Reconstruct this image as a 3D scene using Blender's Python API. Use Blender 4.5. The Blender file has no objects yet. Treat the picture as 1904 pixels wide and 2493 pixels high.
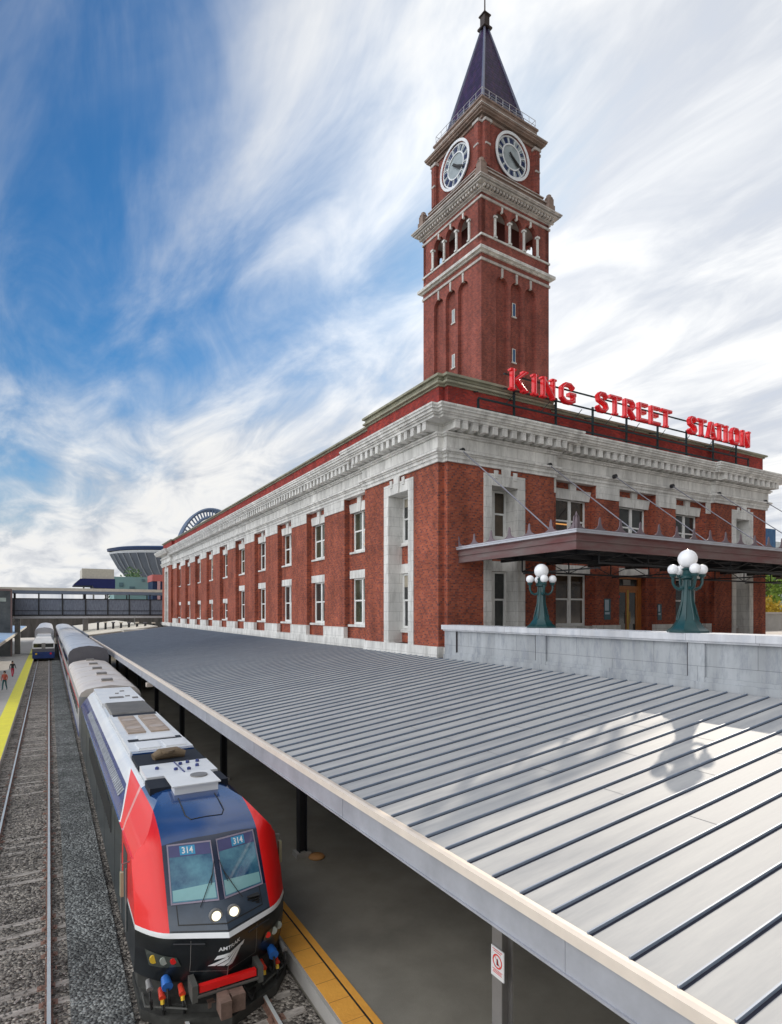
import bpy, bmesh, math, random
from mathutils import Vector, Matrix
R = math.radians
random.seed(7)
scene = bpy.context.scene
COL = scene.collection

# ------------------------------------------------------------------ camera
cam_d = bpy.data.cameras.new('camera'); cam = bpy.data.objects.new('camera', cam_d); COL.objects.link(cam)
cam.location = (0, 0, 0); cam.rotation_euler = (R(90), 0, R(-30))
cam_d.sensor_fit = 'HORIZONTAL'; cam_d.sensor_width = 36; cam_d.lens = 27.27
cam_d.shift_y = 0.1274; cam_d.clip_start = 0.1; cam_d.clip_end = 9000
scene.camera = cam

# ------------------------------------------------------------------ exposure, sun, sky
scene.view_settings.view_transform = 'Standard'; scene.view_settings.look = 'None'
scene.view_settings.gamma = 1; scene.view_settings.exposure = 0.38
SUN_AZ, SUN_EL = R(57.3), R(29.5)          # azimuth from +Y towards +X
sd = Vector((math.sin(SUN_AZ)*math.cos(SUN_EL), math.cos(SUN_AZ)*math.cos(SUN_EL), math.sin(SUN_EL)))
sl = bpy.data.lights.new('sun', 'SUN'); sl.energy = 2.2; sl.angle = R(0.6); sl.color = (1, .90, .76)
so = bpy.data.objects.new('sun', sl); COL.objects.link(so)
so.rotation_euler = sd.to_track_quat('Z', 'Y').to_euler()

def nodes_of(t):
    def N(ty, **k):
        n = t.nodes.new(ty)
        for a, b in k.items(): setattr(n, a, b)
        return n
    return N
W = bpy.data.worlds.new('World'); scene.world = W; W.use_nodes = True
def build_world():
    t = W.node_tree; t.nodes.clear(); N = nodes_of(t); L = t.links.new
    def M(op, a, b=None, c=None, clamp=False):
        n = N('ShaderNodeMath', operation=op, use_clamp=clamp)
        for i, v in enumerate((a, b, c)):
            if v is None: continue
            if isinstance(v, (int, float)): n.inputs[i].default_value = v
            else: L(v, n.inputs[i])
        return n.outputs[0]
    def DOT(a, v):
        n = N('ShaderNodeVectorMath', operation='DOT_PRODUCT'); L(a, n.inputs[0]); n.inputs[1].default_value = v
        return n.outputs['Value']
    def MR(v, a, b, c, d, smooth=True):
        n = N('ShaderNodeMapRange'); n.clamp = True
        if smooth: n.interpolation_type = 'SMOOTHSTEP'
        L(v, n.inputs[0])
        for i, x in zip((1, 2, 3, 4), (a, b, c, d)): n.inputs[i].default_value = x
        return n.outputs[0]
    sky = N('ShaderNodeTexSky'); sky.sky_type = 'NISHITA'; sky.sun_disc = False
    sky.sun_elevation = SUN_EL; sky.sun_rotation = SUN_AZ
    sky.air_density = 1.0; sky.dust_density = 0.6; sky.ozone_density = 2.5
    tc = N('ShaderNodeTexCoord'); d = tc.outputs['Generated']
    sp = N('ShaderNodeSeparateXYZ'); L(d, sp.inputs[0])
    z = M('MAXIMUM', sp.outputs[2], 0.03)
    zz = M('ADD', z, 0.12)
    u = M('DIVIDE', sp.outputs[0], zz); v = M('DIVIDE', sp.outputs[1], zz)
    def noise(sx, sy, scale, det, rough, dist=0, off=(0, 0, 0), rot=0.0):
        cu = N('ShaderNodeCombineXYZ'); L(u, cu.inputs[0]); L(v, cu.inputs[1])
        mp = N('ShaderNodeMapping'); L(cu.outputs[0], mp.inputs[0]); mp.inputs['Rotation'].default_value = (0, 0, rot)
        mp.inputs['Scale'].default_value = (sx, sy, 1); mp.inputs['Location'].default_value = off
        n = N('ShaderNodeTexNoise'); L(mp.outputs[0], n.inputs[0]); n.inputs['Scale'].default_value = scale
        n.inputs['Detail'].default_value = det; n.inputs['Roughness'].default_value = rough; n.inputs['Distortion'].default_value = dist
        return n.outputs['Fac']
    n1 = noise(1.2, .6, 1.0, 7, .54, .4, (3.1, 1.7, 0), R(8))
    n2 = noise(3.2, 1.3, 1.2, 6, .6, .6, (9.2, 4.0, 0), R(14))
    n3 = noise(1.0, 1.0, .8, 3, .5, .0, (1.2, 7.7, 0))
    blue = DOT(d, (-.17, .74, .65))
    away = M('SUBTRACT', 1.0, blue)
    c = M('ADD', M('MULTIPLY', n1, 1.25), M('MULTIPLY', n2, .62))
    c = M('ADD', c, M('MULTIPLY', n3, .35))
    c = M('ADD', c, M('MULTIPLY', away, 3.0)); c = M('ADD', c, MR(sp.outputs[2], .5, .12, 0.0, .22))
    cov = MR(c, 1.18, 1.94, 0.03, 1.0)
    sun = M('MAXIMUM', DOT(d, tuple(sd)), 0.0)
    glow = M('POWER', sun, 7.0)
    glow2 = M('POWER', M('MAXIMUM', DOT(d, tuple(Vector((.42, .70, .50)).normalized())), 0.0), 30.0)
    shade = M('ADD', M('MULTIPLY', n2, .45), M('MULTIPLY', n1, .3))
    br = MR(shade, .28, .44, .74, 1.06)
    br = M('ADD', br, M('MULTIPLY', glow, .22)); br = M('ADD', br, M('MULTIPLY', glow2, .25))
    # added fill: out-of-view sky brightened at left and overhead, dimmed behind the camera
    left_fill = MR(DOT(d, (-.98, -.20, 0)), .1, .75, 0.0, 1.0)
    zen = MR(sp.outputs[2], .74, .95, 0.0, 1.0)
    br = M('MULTIPLY', br, M('ADD', M('ADD', 1.0, M('MULTIPLY', left_fill, 1.7)), M('MULTIPLY', zen, .3)))
    dim = MR(DOT(d, (.42, -.90, .1)), .1, .75, 1.0, .28)  # darkens the unseen sky behind the camera to shade the front faces
    br = M('MULTIPLY', br, dim)
    cc = N('ShaderNodeMixRGB'); cc.blend_type = 'MULTIPLY'; cc.inputs[0].default_value = 1
    tint = N('ShaderNodeMixRGB'); L(MR(shade, .2, .5, 0, 1), tint.inputs[0])
    tint.inputs[1].default_value = (.80, .87, 1.0, 1); tint.inputs[2].default_value = (1, .99, .96, 1)
    L(tint.outputs[0], cc.inputs[1])
    gb = N('ShaderNodeCombineXYZ'); b2 = M('MULTIPLY', br, 6.6)
    for i in range(3): L(b2, gb.inputs[i])
    L(gb.outputs[0], cc.inputs[2])
    hs = N('ShaderNodeHueSaturation'); hs.inputs['Saturation'].default_value = 1.3; hs.inputs['Value'].default_value = .80
    L(sky.outputs[0], hs.inputs['Color'])
    gm = N('ShaderNodeMixRGB'); gm.blend_type = 'MULTIPLY'; gm.inputs[0].default_value = 1
    L(hs.outputs[0], gm.inputs[1]); gm.inputs[2].default_value = (.40, .92, 1.08, 1)
    mx = N('ShaderNodeMixRGB'); L(cov, mx.inputs[0]); L(gm.outputs[0], mx.inputs[1]); L(cc.outputs[0], mx.inputs[2])
    bg = N('ShaderNodeBackground'); bg.inputs[1].default_value = 0.1; L(mx.outputs[0], bg.inputs[0])
    o = N('ShaderNodeOutputWorld'); L(bg.outputs[0], o.inputs[0])
build_world()

# ------------------------------------------------------------------ materials
def mat(name, col, rough=.6, metal=0, var=.12, vscale=1.5, bump=0, bscale=20, spec=.5, coat=0, col2=None, emit=None, stretch=(1, 1, 1)):
    m = bpy.data.materials.new(name); m.use_nodes = True; t = m.node_tree; N = nodes_of(t); L = t.links.new
    b = t.nodes['Principled BSDF']; b.inputs['Roughness'].default_value = rough; b.inputs['Metallic'].default_value = metal
    b.inputs['Specular IOR Level'].default_value = spec; b.inputs['Coat Weight'].default_value = coat
    b.inputs['Coat Roughness'].default_value = .08
    g = N('ShaderNodeNewGeometry'); mp = N('ShaderNodeMapping'); L(g.outputs['Position'], mp.inputs[0]); mp.inputs['Scale'].default_value = stretch
    n = N('ShaderNodeTexNoise'); L(mp.outputs[0], n.inputs[0]); n.inputs['Scale'].default_value = vscale; n.inputs['Detail'].default_value = 6
    n.inputs['Roughness'].default_value = .65
    mr = N('ShaderNodeMapRange'); L(n.outputs['Fac'], mr.inputs[0])
    mr.inputs[1].default_value = .3; mr.inputs[2].default_value = .7
    mx = N('ShaderNodeMixRGB'); L(mr.outputs[0], mx.inputs[0])
    c2 = col2 or tuple(min(1, c*(1+var)) for c in col); c1 = col if col2 else tuple(c*(1-var) for c in col)
    mx.inputs[1].default_value = (*c1, 1); mx.inputs[2].default_value = (*c2, 1)
    L(mx.outputs[0], b.inputs['Base Color'])
    rr = N('ShaderNodeMapRange'); L(n.outputs['Fac'], rr.inputs[0]); rr.inputs[3].default_value = max(0, rough-.08); rr.inputs[4].default_value = min(1, rough+.08)
    L(rr.outputs[0], b.inputs['Roughness'])
    if bump:
        n2 = N('ShaderNodeTexNoise'); L(g.outputs['Position'], n2.inputs[0]); n2.inputs['Scale'].default_value = bscale; n2.inputs['Detail'].default_value = 4
        bp = N('ShaderNodeBump'); bp.inputs['Strength'].default_value = bump; bp.inputs['Distance'].default_value = .02
        L(n2.outputs['Fac'], bp.inputs['Height']); L(bp.outputs[0], b.inputs['Normal'])
    if emit:
        b.inputs['Emission Color'].default_value = (*emit[0], 1); b.inputs['Emission Strength'].default_value = emit[1]
    return m

def brick_mat(name, c1, c2, mortar, bw=.21, rh=.07, ms=.006, dark=(.07, .05, .06), rough=.8, big=.25, darkamt=.35):
    m = bpy.data.materials.new(name); m.use_nodes = True; t = m.node_tree; N = nodes_of(t); L = t.links.new
    b = t.nodes['Principled BSDF']; b.inputs['Roughness'].default_value = rough; b.inputs['Specular IOR Level'].default_value = .25
    g = N('ShaderNodeNewGeometry'); s = N('ShaderNodeSeparateXYZ'); L(g.outputs['Position'], s.inputs[0])
    a = N('ShaderNodeMath', operation='ADD'); L(s.outputs[0], a.inputs[0]); L(s.outputs[1], a.inputs[1])
    cb = N('ShaderNodeCombineXYZ'); L(a.outputs[0], cb.inputs[0]); L(s.outputs[2], cb.inputs[1])
    br = N('ShaderNodeTexBrick'); L(cb.outputs[0], br.inputs[0]); br.inputs['Scale'].default_value = 1
    br.inputs['Brick Width'].default_value = bw; br.inputs['Row Height'].default_value = rh
    br.inputs['Mortar Size'].default_value = ms; br.inputs['Mortar Smooth'].default_value = .2; br.inputs['Bias'].default_value = 0
    br.inputs['Color1'].default_value = (*c1, 1); br.inputs['Color2'].default_value = (*c2, 1); br.inputs['Mortar'].default_value = (*mortar, 1)
    # scattered burnt headers: white noise over snapped brick cells
    def MM(op, x, y):
        n_ = N('ShaderNodeMath', operation=op)
        for i_, q_ in enumerate((x, y)):
            if q_ is None: continue
            if isinstance(q_, (int, float)): n_.inputs[i_].default_value = q_
            else: L(q_, n_.inputs[i_])
        return n_.outputs[0]
    row = MM('FLOOR', MM('DIVIDE', s.outputs[2], rh), None)
    col_ = MM('FLOOR', MM('ADD', MM('DIVIDE', a.outputs[0], bw/2), MM('MULTIPLY', row, .5)), None)
    pat = MM('MULTIPLY', MM('LESS_THAN', MM('MODULO', MM('ABSOLUTE', row, None), 2), .5), MM('LESS_THAN', MM('MODULO', MM('ABSOLUTE', MM('ADD', col_, MM('MULTIPLY', row, 1)), None), 4), .5))
    cw = N('ShaderNodeCombineXYZ'); L(row, cw.inputs[0]); L(col_, cw.inputs[1])
    wn = N('ShaderNodeTexWhiteNoise'); wn.noise_dimensions = '2D'; L(cw.outputs[0], wn.inputs['Vector'])
    fm = N('ShaderNodeMath', operation='MULTIPLY'); L(MM('MULTIPLY', pat, MM('GREATER_THAN', wn.outputs['Value'], .25)), fm.inputs[0]); fm.inputs[1].default_value = min(.8, darkamt*2.0)
    m1 = N('ShaderNodeMixRGB'); L(fm.outputs[0], m1.inputs[0]); L(br.outputs['Color'], m1.inputs[1]); m1.inputs[2].default_value = (*dark, 1)
    n = N('ShaderNodeTexNoise'); L(g.outputs['Position'], n.inputs[0]); n.inputs['Scale'].default_value = .55; n.inputs['Detail'].default_value = 7; n.inputs['Roughness'].default_value = .7
    mr = N('ShaderNodeMapRange'); L(n.outputs['Fac'], mr.inputs[0]); mr.inputs[1].default_value = .3; mr.inputs[2].default_value = .7
    mr.inputs[3].default_value = 1-big; mr.inputs[4].default_value = 1+big
    mps = N('ShaderNodeMapping'); L(g.outputs['Position'], mps.inputs[0]); mps.inputs['Scale'].default_value = (1.2, 1.2, .10)
    ns = N('ShaderNodeTexNoise'); L(mps.outputs[0], ns.inputs[0]); ns.inputs['Scale'].default_value = 1.4; ns.inputs['Detail'].default_value = 5
    ms_ = N('ShaderNodeMapRange'); L(ns.outputs['Fac'], ms_.inputs[0]); ms_.inputs[1].default_value = .35; ms_.inputs[2].default_value = .65; ms_.inputs[3].default_value = .80; ms_.inputs[4].default_value = 1.08
    mm_ = N('ShaderNodeMath', operation='MULTIPLY'); L(mr.outputs[0], mm_.inputs[0]); L(ms_.outputs[0], mm_.inputs[1]); mr = mm_
    vm = N('ShaderNodeVectorMath', operation='SCALE'); L(m1.outputs[0], vm.inputs[0]); L(mr.outputs[0], vm.inputs['Scale'])
    L(vm.outputs[0], b.inputs['Base Color'])
    bp = N('ShaderNodeBump'); bp.invert = True; bp.inputs['Strength'].default_value = .4; bp.inputs['Distance'].default_value = .01
    L(br.outputs['Fac'], bp.inputs['Height']); L(bp.outputs[0], b.inputs['Normal'])
    return m

def stone_mat(name, col, joint=(1.4, .55), rough=.7, stain=(.35, .34, .36), amt=.5):
    m = brick_mat(name, col, tuple(c*.92 for c in col), tuple(c*.55 for c in col), bw=joint[0], rh=joint[1], ms=.008, dark=col, big=.1, darkamt=0)
    t = m.node_tree; N = nodes_of(t); L = t.links.new; b = t.nodes['Principled BSDF']
    src = b.inputs['Base Color'].links[0].from_socket
    g = N('ShaderNodeNewGeometry'); mp = N('ShaderNodeMapping'); L(g.outputs['Position'], mp.inputs[0]); mp.inputs['Scale'].default_value = (1.6, 1.6, .5)
    n = N('ShaderNodeTexNoise'); L(mp.outputs[0], n.inputs[0]); n.inputs['Scale'].default_value = 1.6; n.inputs['Detail'].default_value = 9; n.inputs['Roughness'].default_value = .72
    mr = N('ShaderNodeMapRange'); L(n.outputs['Fac'], mr.inputs[0]); mr.inputs[1].default_value = .48; mr.inputs[2].default_value = .72; mr.inputs[4].default_value = amt
    mx = N('ShaderNodeMixRGB'); L(mr.outputs[0], mx.inputs[0]); L(src, mx.inputs[1]); mx.inputs[2].default_value = (*stain, 1)
    L(mx.outputs[0], b.inputs['Base Color'])
    return m

def glass_mat(name, col=(.02, .025, .03), rough=.06, tint=(.06, .07, .07), spec=.8):
    return mat(name, col, rough, 0, vscale=.9, col2=tint, spec=spec)

def ballast_mat(name, base, dk):
    m = bpy.data.materials.new(name); m.use_nodes = True; t = m.node_tree; N = nodes_of(t); L = t.links.new
    b = t.nodes['Principled BSDF']; b.inputs['Roughness'].default_value = .9
    g = N('ShaderNodeNewGeometry')
    v = N('ShaderNodeTexVoronoi'); L(g.outputs['Position'], v.inputs[0]); v.inputs['Scale'].default_value = 17
    n = N('ShaderNodeTexNoise'); L(g.outputs['Position'], n.inputs[0]); n.inputs['Scale'].default_value = .9; n.inputs['Detail'].default_value = 8
    cr = N('ShaderNodeValToRGB'); s = N('ShaderNodeSeparateColor'); L(v.outputs['Color'], s.inputs[0]); L(s.outputs[0], cr.inputs[0])
    cr.color_ramp.elements[0].color = (*dk, 1); cr.color_ramp.elements[1].color = (*tuple(min(1, c*1.9) for c in base), 1)
    e = cr.color_ramp.elements.new(.6); e.color = (*base, 1)
    mr = N('ShaderNodeMapRange'); L(n.outputs['Fac'], mr.inputs[0]); mr.inputs[1].default_value = .3; mr.inputs[2].default_value = .7; mr.inputs[3].default_value = .6; mr.inputs[4].default_value = 1.3
    vm = N('ShaderNodeVectorMath', operation='SCALE'); L(cr.outputs[0], vm.inputs[0]); L(mr.outputs[0], vm.inputs['Scale']); L(vm.outputs[0], b.inputs['Base Color'])
    bp = N('ShaderNodeBump'); bp.invert = True; bp.inputs['Strength'].default_value = 1; bp.inputs['Distance'].default_value = .06
    L(v.outputs['Distance'], bp.inputs['Height']); L(bp.outputs[0], b.inputs['Normal'])
    return m

def leaf_mat(name, a, b_):
    return mat(name, a, .6, 0, col2=b_, vscale=1.3)

BRICK = brick_mat('red_brick', (.44, .105, .050), (.25, .055, .036), (.22, .15, .12), big=.34)
BRICKD = brick_mat('attic_brick', (.43, .05, .035), (.25, .03, .028), (.20, .08, .07), darkamt=.2)
BRICKT = brick_mat('tower_brick', (.38, .095, .066), (.22, .06, .05), (.22, .14, .12), darkamt=.2, big=.32)
STONE = stone_mat('pale_granite', (.80, .80, .80), (1.5, .6), stain=(.42, .42, .44), amt=.55)
STONEW = stone_mat('white_stone', (.78, .77, .74), (1.2, .5), stain=(.36, .35, .33), amt=.75)
STONET = stone_mat('tower_stone', (.60, .56, .53), (1.0, .4), stain=(.30, .29, .30), amt=.7)
BROWNST = stone_mat('brown_terracotta', (.33, .24, .20), (1.0, .4), stain=(.22, .2, .19), amt=.7)
COPING = stone_mat('olive_coping', (.33, .32, .24), (1.6, .5), stain=(.25, .26, .22), amt=.6)
PARAPET = stone_mat('parapet_concrete', (.42, .44, .46), (3.0, 1.5), stain=(.17, .19, .23), amt=.8)
CONC = mat('concrete', (.42, .40, .37), .85, vscale=.8, var=.16, bump=.3)
PLAZAM = mat('plaza_paving', (.50, .46, .42), .8, vscale=.5, var=.12)
ASPH = mat('platform_asphalt', (.25, .23, .19), .75, vscale=.5, var=.25, bump=.3, bscale=60)
LPLAT = mat('light_platform', (.50, .47, .43), .85, vscale=.7, var=.1)
GROUND = mat('ground_soil', (.13, .14, .11), .95, vscale=.05, var=.3)
BALL = ballast_mat('ballast', (.27, .24, .205), (.05, .04, .032))
BALL2 = ballast_mat('ballast_fine', (.19, .195, .185), (.08, .08, .075))
RAILM = mat('rail_steel', (.26, .15, .11), .8, .0, vscale=5, var=.3)
RAILTOP = mat('polished_rail_head', (.62, .64, .62), .5, .3)
SLEEP = mat('timber_sleeper', (.13, .11, .09), .9, vscale=3, col2=(.62, .56, .50), stretch=(1, 4, 1))
YEL = mat('yellow_paint', (.95, .84, .06), .6, vscale=2, var=.07)
ORG = mat('orange_tactile', (.95, .43, .07), .65, vscale=2, var=.12, bump=.5, bscale=14)
BLK = mat('black_line', (.02, .02, .02), .6)
SEAMROOF = mat('zinc_roof', (.35, .355, .365), .62, .0, vscale=1.3, col2=(.55, .54, .52), stretch=(.3, 2.2, 1), spec=.35)
SEAMSHADE = mat('painted_seam_shade', (.02, .022, .04), .8, .0)
GUTT = mat('cream_gutter', (.80, .70, .60), .5, vscale=2, var=.07)
FASC = mat('grey_fascia', (.42, .43, .47), .5, .2, vscale=1.5, var=.15)
DKST = mat('dark_steel', (.035, .037, .042), .5, .3)
GREYST = mat('grey_steel', (.28, .27, .26), .5, .3)
SIGNFR = mat('sign_frame_green', (.015, .035, .04), .5, .2)
REDL = mat('red_letter', (.88, .02, .03), .35, var=.08, coat=.4)
MARQ = mat('marquee_maroon', (.135, .035, .035), .6, .0, vscale=.9, col2=(.17, .135, .13), stretch=(.6, .6, 3))
MARQT = mat('marquee_rail', (.48, .49, .54), .4, .3)
ROD = mat('iron_rod', (.22, .22, .26), .5, .3)
TEAL = mat('teal_enamel', (.006, .05, .055), .35, var=.25, coat=.15)
GLOBE = mat('milk_glass', (.93, .93, .95), .15, var=.02, coat=.5)
WFR = mat('white_window_frame', (.80, .80, .78), .5)
GLASS = glass_mat('window_glass', (.015, .017, .02), .05, (.05, .055, .05))
GLASSES = [GLASS, GLASS, glass_mat('window_glass_green', (.02, .03, .02), .08, (.08, .09, .06)), glass_mat('window_glass_brown', (.02, .014, .01), .07, (.09, .06, .035))]
WOOD = mat('orange_wood', (.42, .15, .04), .4, vscale=3, var=.3, stretch=(6, 6, 1))
BRASS = mat('brass', (.45, .33, .08), .35, .7)
SPIRE = brick_mat('slate_spire', (.055, .025, .095), (.028, .016, .055), (.01, .008, .02), bw=.5, rh=.32, ms=.03, dark=(.07, .03, .06), darkamt=.3, rough=.5)
HIP = mat('spire_hip', (.17, .18, .25), .4, .3)
DKMETAL = mat('dark_bronze', (.06, .045, .04), .5, .3)
CLOCKW = mat('clock_white', (.80, .82, .85), .5, var=.08)
CLOCKG = mat('clock_glass', (.35, .40, .42), .3, var=.2)
CLOCKN = mat('clock_numeral', (.02, .035, .12), .5)
WPAINT = mat('white_paint', (.82, .83, .84), .4, vscale=1.2, var=.06, coat=.3)
ROOFW = mat('roof_pale', (.86, .86, .85), .4, vscale=1.0, col2=(.68, .71, .76), coat=.3)
BEIGE = mat('roof_beige', (.74, .68, .63), .45, vscale=.7, col2=(.60, .54, .50))
LRED = mat('loco_red', (.88, .012, .012), .38, var=.05, coat=.25)
LBLUE = mat('loco_blue', (.012, .055, .19), .16, var=.15, coat=.9)
LNAVY = mat('loco_navy', (.018, .035, .19), .28, var=.2, coat=.6)
LBLACK = mat('loco_black', (.010, .013, .016), .35, var=.3, coat=.2)
LGREEN = mat('loco_side', (.014, .022, .024), .35, var=.35, coat=.4, vscale=2)
LGREY = mat('loco_panel', (.045, .065, .095), .35, var=.25, coat=.4)
LGLASS = mat('windshield_glass', (.01, .07, .17), .05, vscale=2.2, col2=(.12, .33, .42), spec=.9, coat=1)
TAN = mat('fan_grille', (.40, .31, .24), .6, vscale=3, var=.3)
DARK = mat('recess_shade', (.008, .012, .022), .8)  # near-black that paints the shade of roof recesses and slots
GRILL = mat('grey_grille', (.24, .23, .22), .6, vscale=3, var=.25)
LAMPY = mat('headlight_lens', (.9, .82, .55), .2, emit=((1, .88, .6), 1.2))
LAMPA = mat('amber_lens', (.85, .55, .05), .2)
LAMPR = mat('red_lens', (.8, .02, .02), .2)
LAMPG = mat('clear_lens', (.38, .42, .38), .15)
HOSEB = mat('blue_connector', (.03, .16, .55), .4)
HOSER = mat('red_connector', (.75, .06, .03), .4)
RUST = mat('rusty_iron', (.17, .11, .085), .8, vscale=5, var=.4)
SILV = mat('stainless', (.60, .60, .62), .32, .6, vscale=.8, var=.1, stretch=(1, .3, 3))
SILVR = mat('silver_roof', (.56, .57, .60), .4, .3, vscale=.6, var=.12)
CARDK = mat('car_end_dark', (.13, .13, .15), .6)
STRB = mat('stripe_blue', (.02, .05, .2), .4)
STRR = mat('stripe_red', (.55, .03, .04), .4)
BRBEIGE = mat('bridge_beige', (.62, .58, .50), .6)
BRBLUE = mat('bridge_steel_blue', (.16, .20, .27), .5)
MESHM = mat('bridge_mesh', (.10, .12, .17), .7, vscale=2.5, col2=(.24, .27, .33), stretch=(4, 4, .6))
TEALB = mat('teal_cladding', (.25, .42, .42), .6, vscale=.05)
STADB = mat('stadium_blue', (.01, .03, .10), .5)
STADG = mat('stadium_stand', (.09, .11, .15), .7, vscale=.09, col2=(.2, .22, .26), stretch=(1, 1, .3))
STADW = mat('stadium_white', (.6, .62, .65), .5)
NAVYB = mat('navy_cladding', (.012, .02, .13), .6)
BLUEROOF = mat('blue_roof', (.30, .42, .60), .45, .2, vscale=.7, var=.1)
LEAF = leaf_mat('leaf_green', (.07, .17, .02), (.30, .42, .05))
LEAFY = leaf_mat('leaf_yellow', (.45, .33, .03), (.70, .50, .06))
LEAFD = leaf_mat('leaf_dark', (.04, .09, .03), (.10, .2, .05))
BARK = mat('bark', (.12, .09, .07), .9)
BLUEGL = glass_mat('blue_glass', (.02, .07, .2), .15, (.05, .16, .3))
SKIN = mat('skin', (.5, .3, .22), .6)
SKINM = SKIN

# ------------------------------------------------------------------ helpers
def tag(o, label=None, cat=None, group=None, kind=None):
    if label: o['label'] = label
    if cat: o['category'] = cat
    if group: o['group'] = group
    if kind: o['kind'] = kind
    return o
def thing(name, loc, label, cat, group=None, rz=0):
    o = bpy.data.objects.new(name, None); COL.objects.link(o); o.location = loc; o.rotation_euler = (0, 0, rz)
    o.empty_display_size = .2
    return tag(o, label, cat, group)
def origin(o):
    v = Vector((0, 0, 0))
    while o is not None: v += o.location; o = o.parent
    return v
class MB:
    """collects shapes, then links them as ONE mesh"""
    def __init__(s): s.v = []; s.f = []; s.m = []; s.cur = 0
    def add(s, vs, fs, mi=None):
        n = len(s.v); s.v += [tuple(p) for p in vs]; s.f += [tuple(i+n for i in f) for f in fs]
        s.m += [s.cur if mi is None else mi]*len(fs); return s
    def box(s, x0, x1, y0, y1, z0, z1, mi=None):
        if x0 > x1: x0, x1 = x1, x0
        if y0 > y1: y0, y1 = y1, y0
        if z0 > z1: z0, z1 = z1, z0
        vs = [(x, y, z) for z in (z0, z1) for y in (y0, y1) for x in (x0, x1)]
        return s.add(vs, [(0, 2, 3, 1), (4, 5, 7, 6), (0, 1, 5, 4), (2, 6, 7, 3), (0, 4, 6, 2), (1, 3, 7, 5)], mi)
    def prism(s, poly, z0, z1, mi=None):      # poly in xy, ccw
        n = len(poly); vs = [(x, y, z0) for x, y in poly]+[(x, y, z1) for x, y in poly]
        return s.add(vs, [tuple(range(n-1, -1, -1)), tuple(range(n, 2*n))]+[(i, (i+1) % n, n+(i+1) % n, n+i) for i in range(n)], mi)
    def ext(s, pts, off, mi=None):            # 3-D polygon extruded by vector
        n = len(pts); off = Vector(off); vs = [Vector(p) for p in pts]; vs += [p+off for p in vs]
        return s.add(vs, [tuple(range(n-1, -1, -1)), tuple(range(n, 2*n))]+[(i, (i+1) % n, n+(i+1) % n, n+i) for i in range(n)], mi)
    def tube(s, pts, r, k=8, mi=None, cap=True):
        pts = [Vector(p) for p in pts]; rs = r if isinstance(r, (list, tuple)) else [r]*len(pts)
        vs = []; up = None
        for i, p in enumerate(pts):
            d = (pts[min(i+1, len(pts)-1)]-pts[max(i-1, 0)]).normalized()
            if up is None: up = Vector((0, 0, 1)) if abs(d.z) < .9 else Vector((1, 0, 0))
            a = d.cross(up).normalized(); b = a.cross(d).normalized(); up = b
            for j in range(k):
                t = 2*math.pi*j/k; vs.append(p+(a*math.cos(t)+b*math.sin(t))*rs[i])
        fs = [(i*k+j, i*k+(j+1) % k, (i+1)*k+(j+1) % k, (i+1)*k+j) for i in range(len(pts)-1) for j in range(k)]
        if cap: fs += [tuple(range(k-1, -1, -1)), tuple((len(pts)-1)*k+j for j in range(k))]
        return s.add(vs, fs, mi)
    def lathe(s, prof, c, k=24, mi=None):     # prof (r,z)
        vs = []
        for r, z in prof:
            for j in range(k):
                t = 2*math.pi*(j+.5)/k; vs.append((c[0]+r*math.cos(t), c[1]+r*math.sin(t), c[2]+z))
        n = len(prof)
        fs = [(i*k+j, i*k+(j+1) % k, (i+1)*k+(j+1) % k, (i+1)*k+j) for i in range(n-1) for j in range(k)]
        fs += [tuple(range(k-1, -1, -1)), tuple((n-1)*k+j for j in range(k))]
        return s.add(vs, fs, mi)
    def ball(s, c, r, k=20, mi=None):
        h = k//2
        return s.lathe([(max(1e-3, r*math.sin(math.pi*i/h)), -r*math.cos(math.pi*i/h)) for i in range(h+1)], c, k, mi)
    def build(s, name, mats, parent=None, smooth=False, local=False, kind=None, ang=None):
        me = bpy.data.meshes.new(name)
        o0 = Vector((0, 0, 0)) if (parent is None or local) else origin(parent)
        me.from_pydata([(x-o0.x, y-o0.y, z-o0.z) for x, y, z in s.v], [], s.f)
        if not isinstance(mats, (list, tuple)): mats = [mats]
        for m in mats: me.materials.append(m)
        for p, mi in zip(me.polygons, s.m): p.material_index = mi
        bm = bmesh.new(); bm.from_mesh(me); bmesh.ops.recalc_face_normals(bm, faces=bm.faces); bm.to_mesh(me); bm.free()
        o = bpy.data.objects.new(name, me); COL.objects.link(o)
        if parent: o.parent = parent
        if smooth:
            for p in me.polygons: p.use_smooth = True
            if ang: me.set_sharp_from_angle(angle=R(ang))
        if kind: o['kind'] = kind
        me.update(); return o
def recenter(o, c):      # move a top-level mesh's origin to its base
    c = Vector(c); o.data.transform(Matrix.Translation(-c)); o.location = c; return o
def copy_tree(o, parent=None):
    c = o.copy(); COL.objects.link(c)
    if parent is not None: c.parent = parent
    for ch in list(o.children): copy_tree(ch, c)
    return c

RAIL_Z = -7.35; PLAT_Z = -7.13; PLAZA_Z = -1.65
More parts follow.
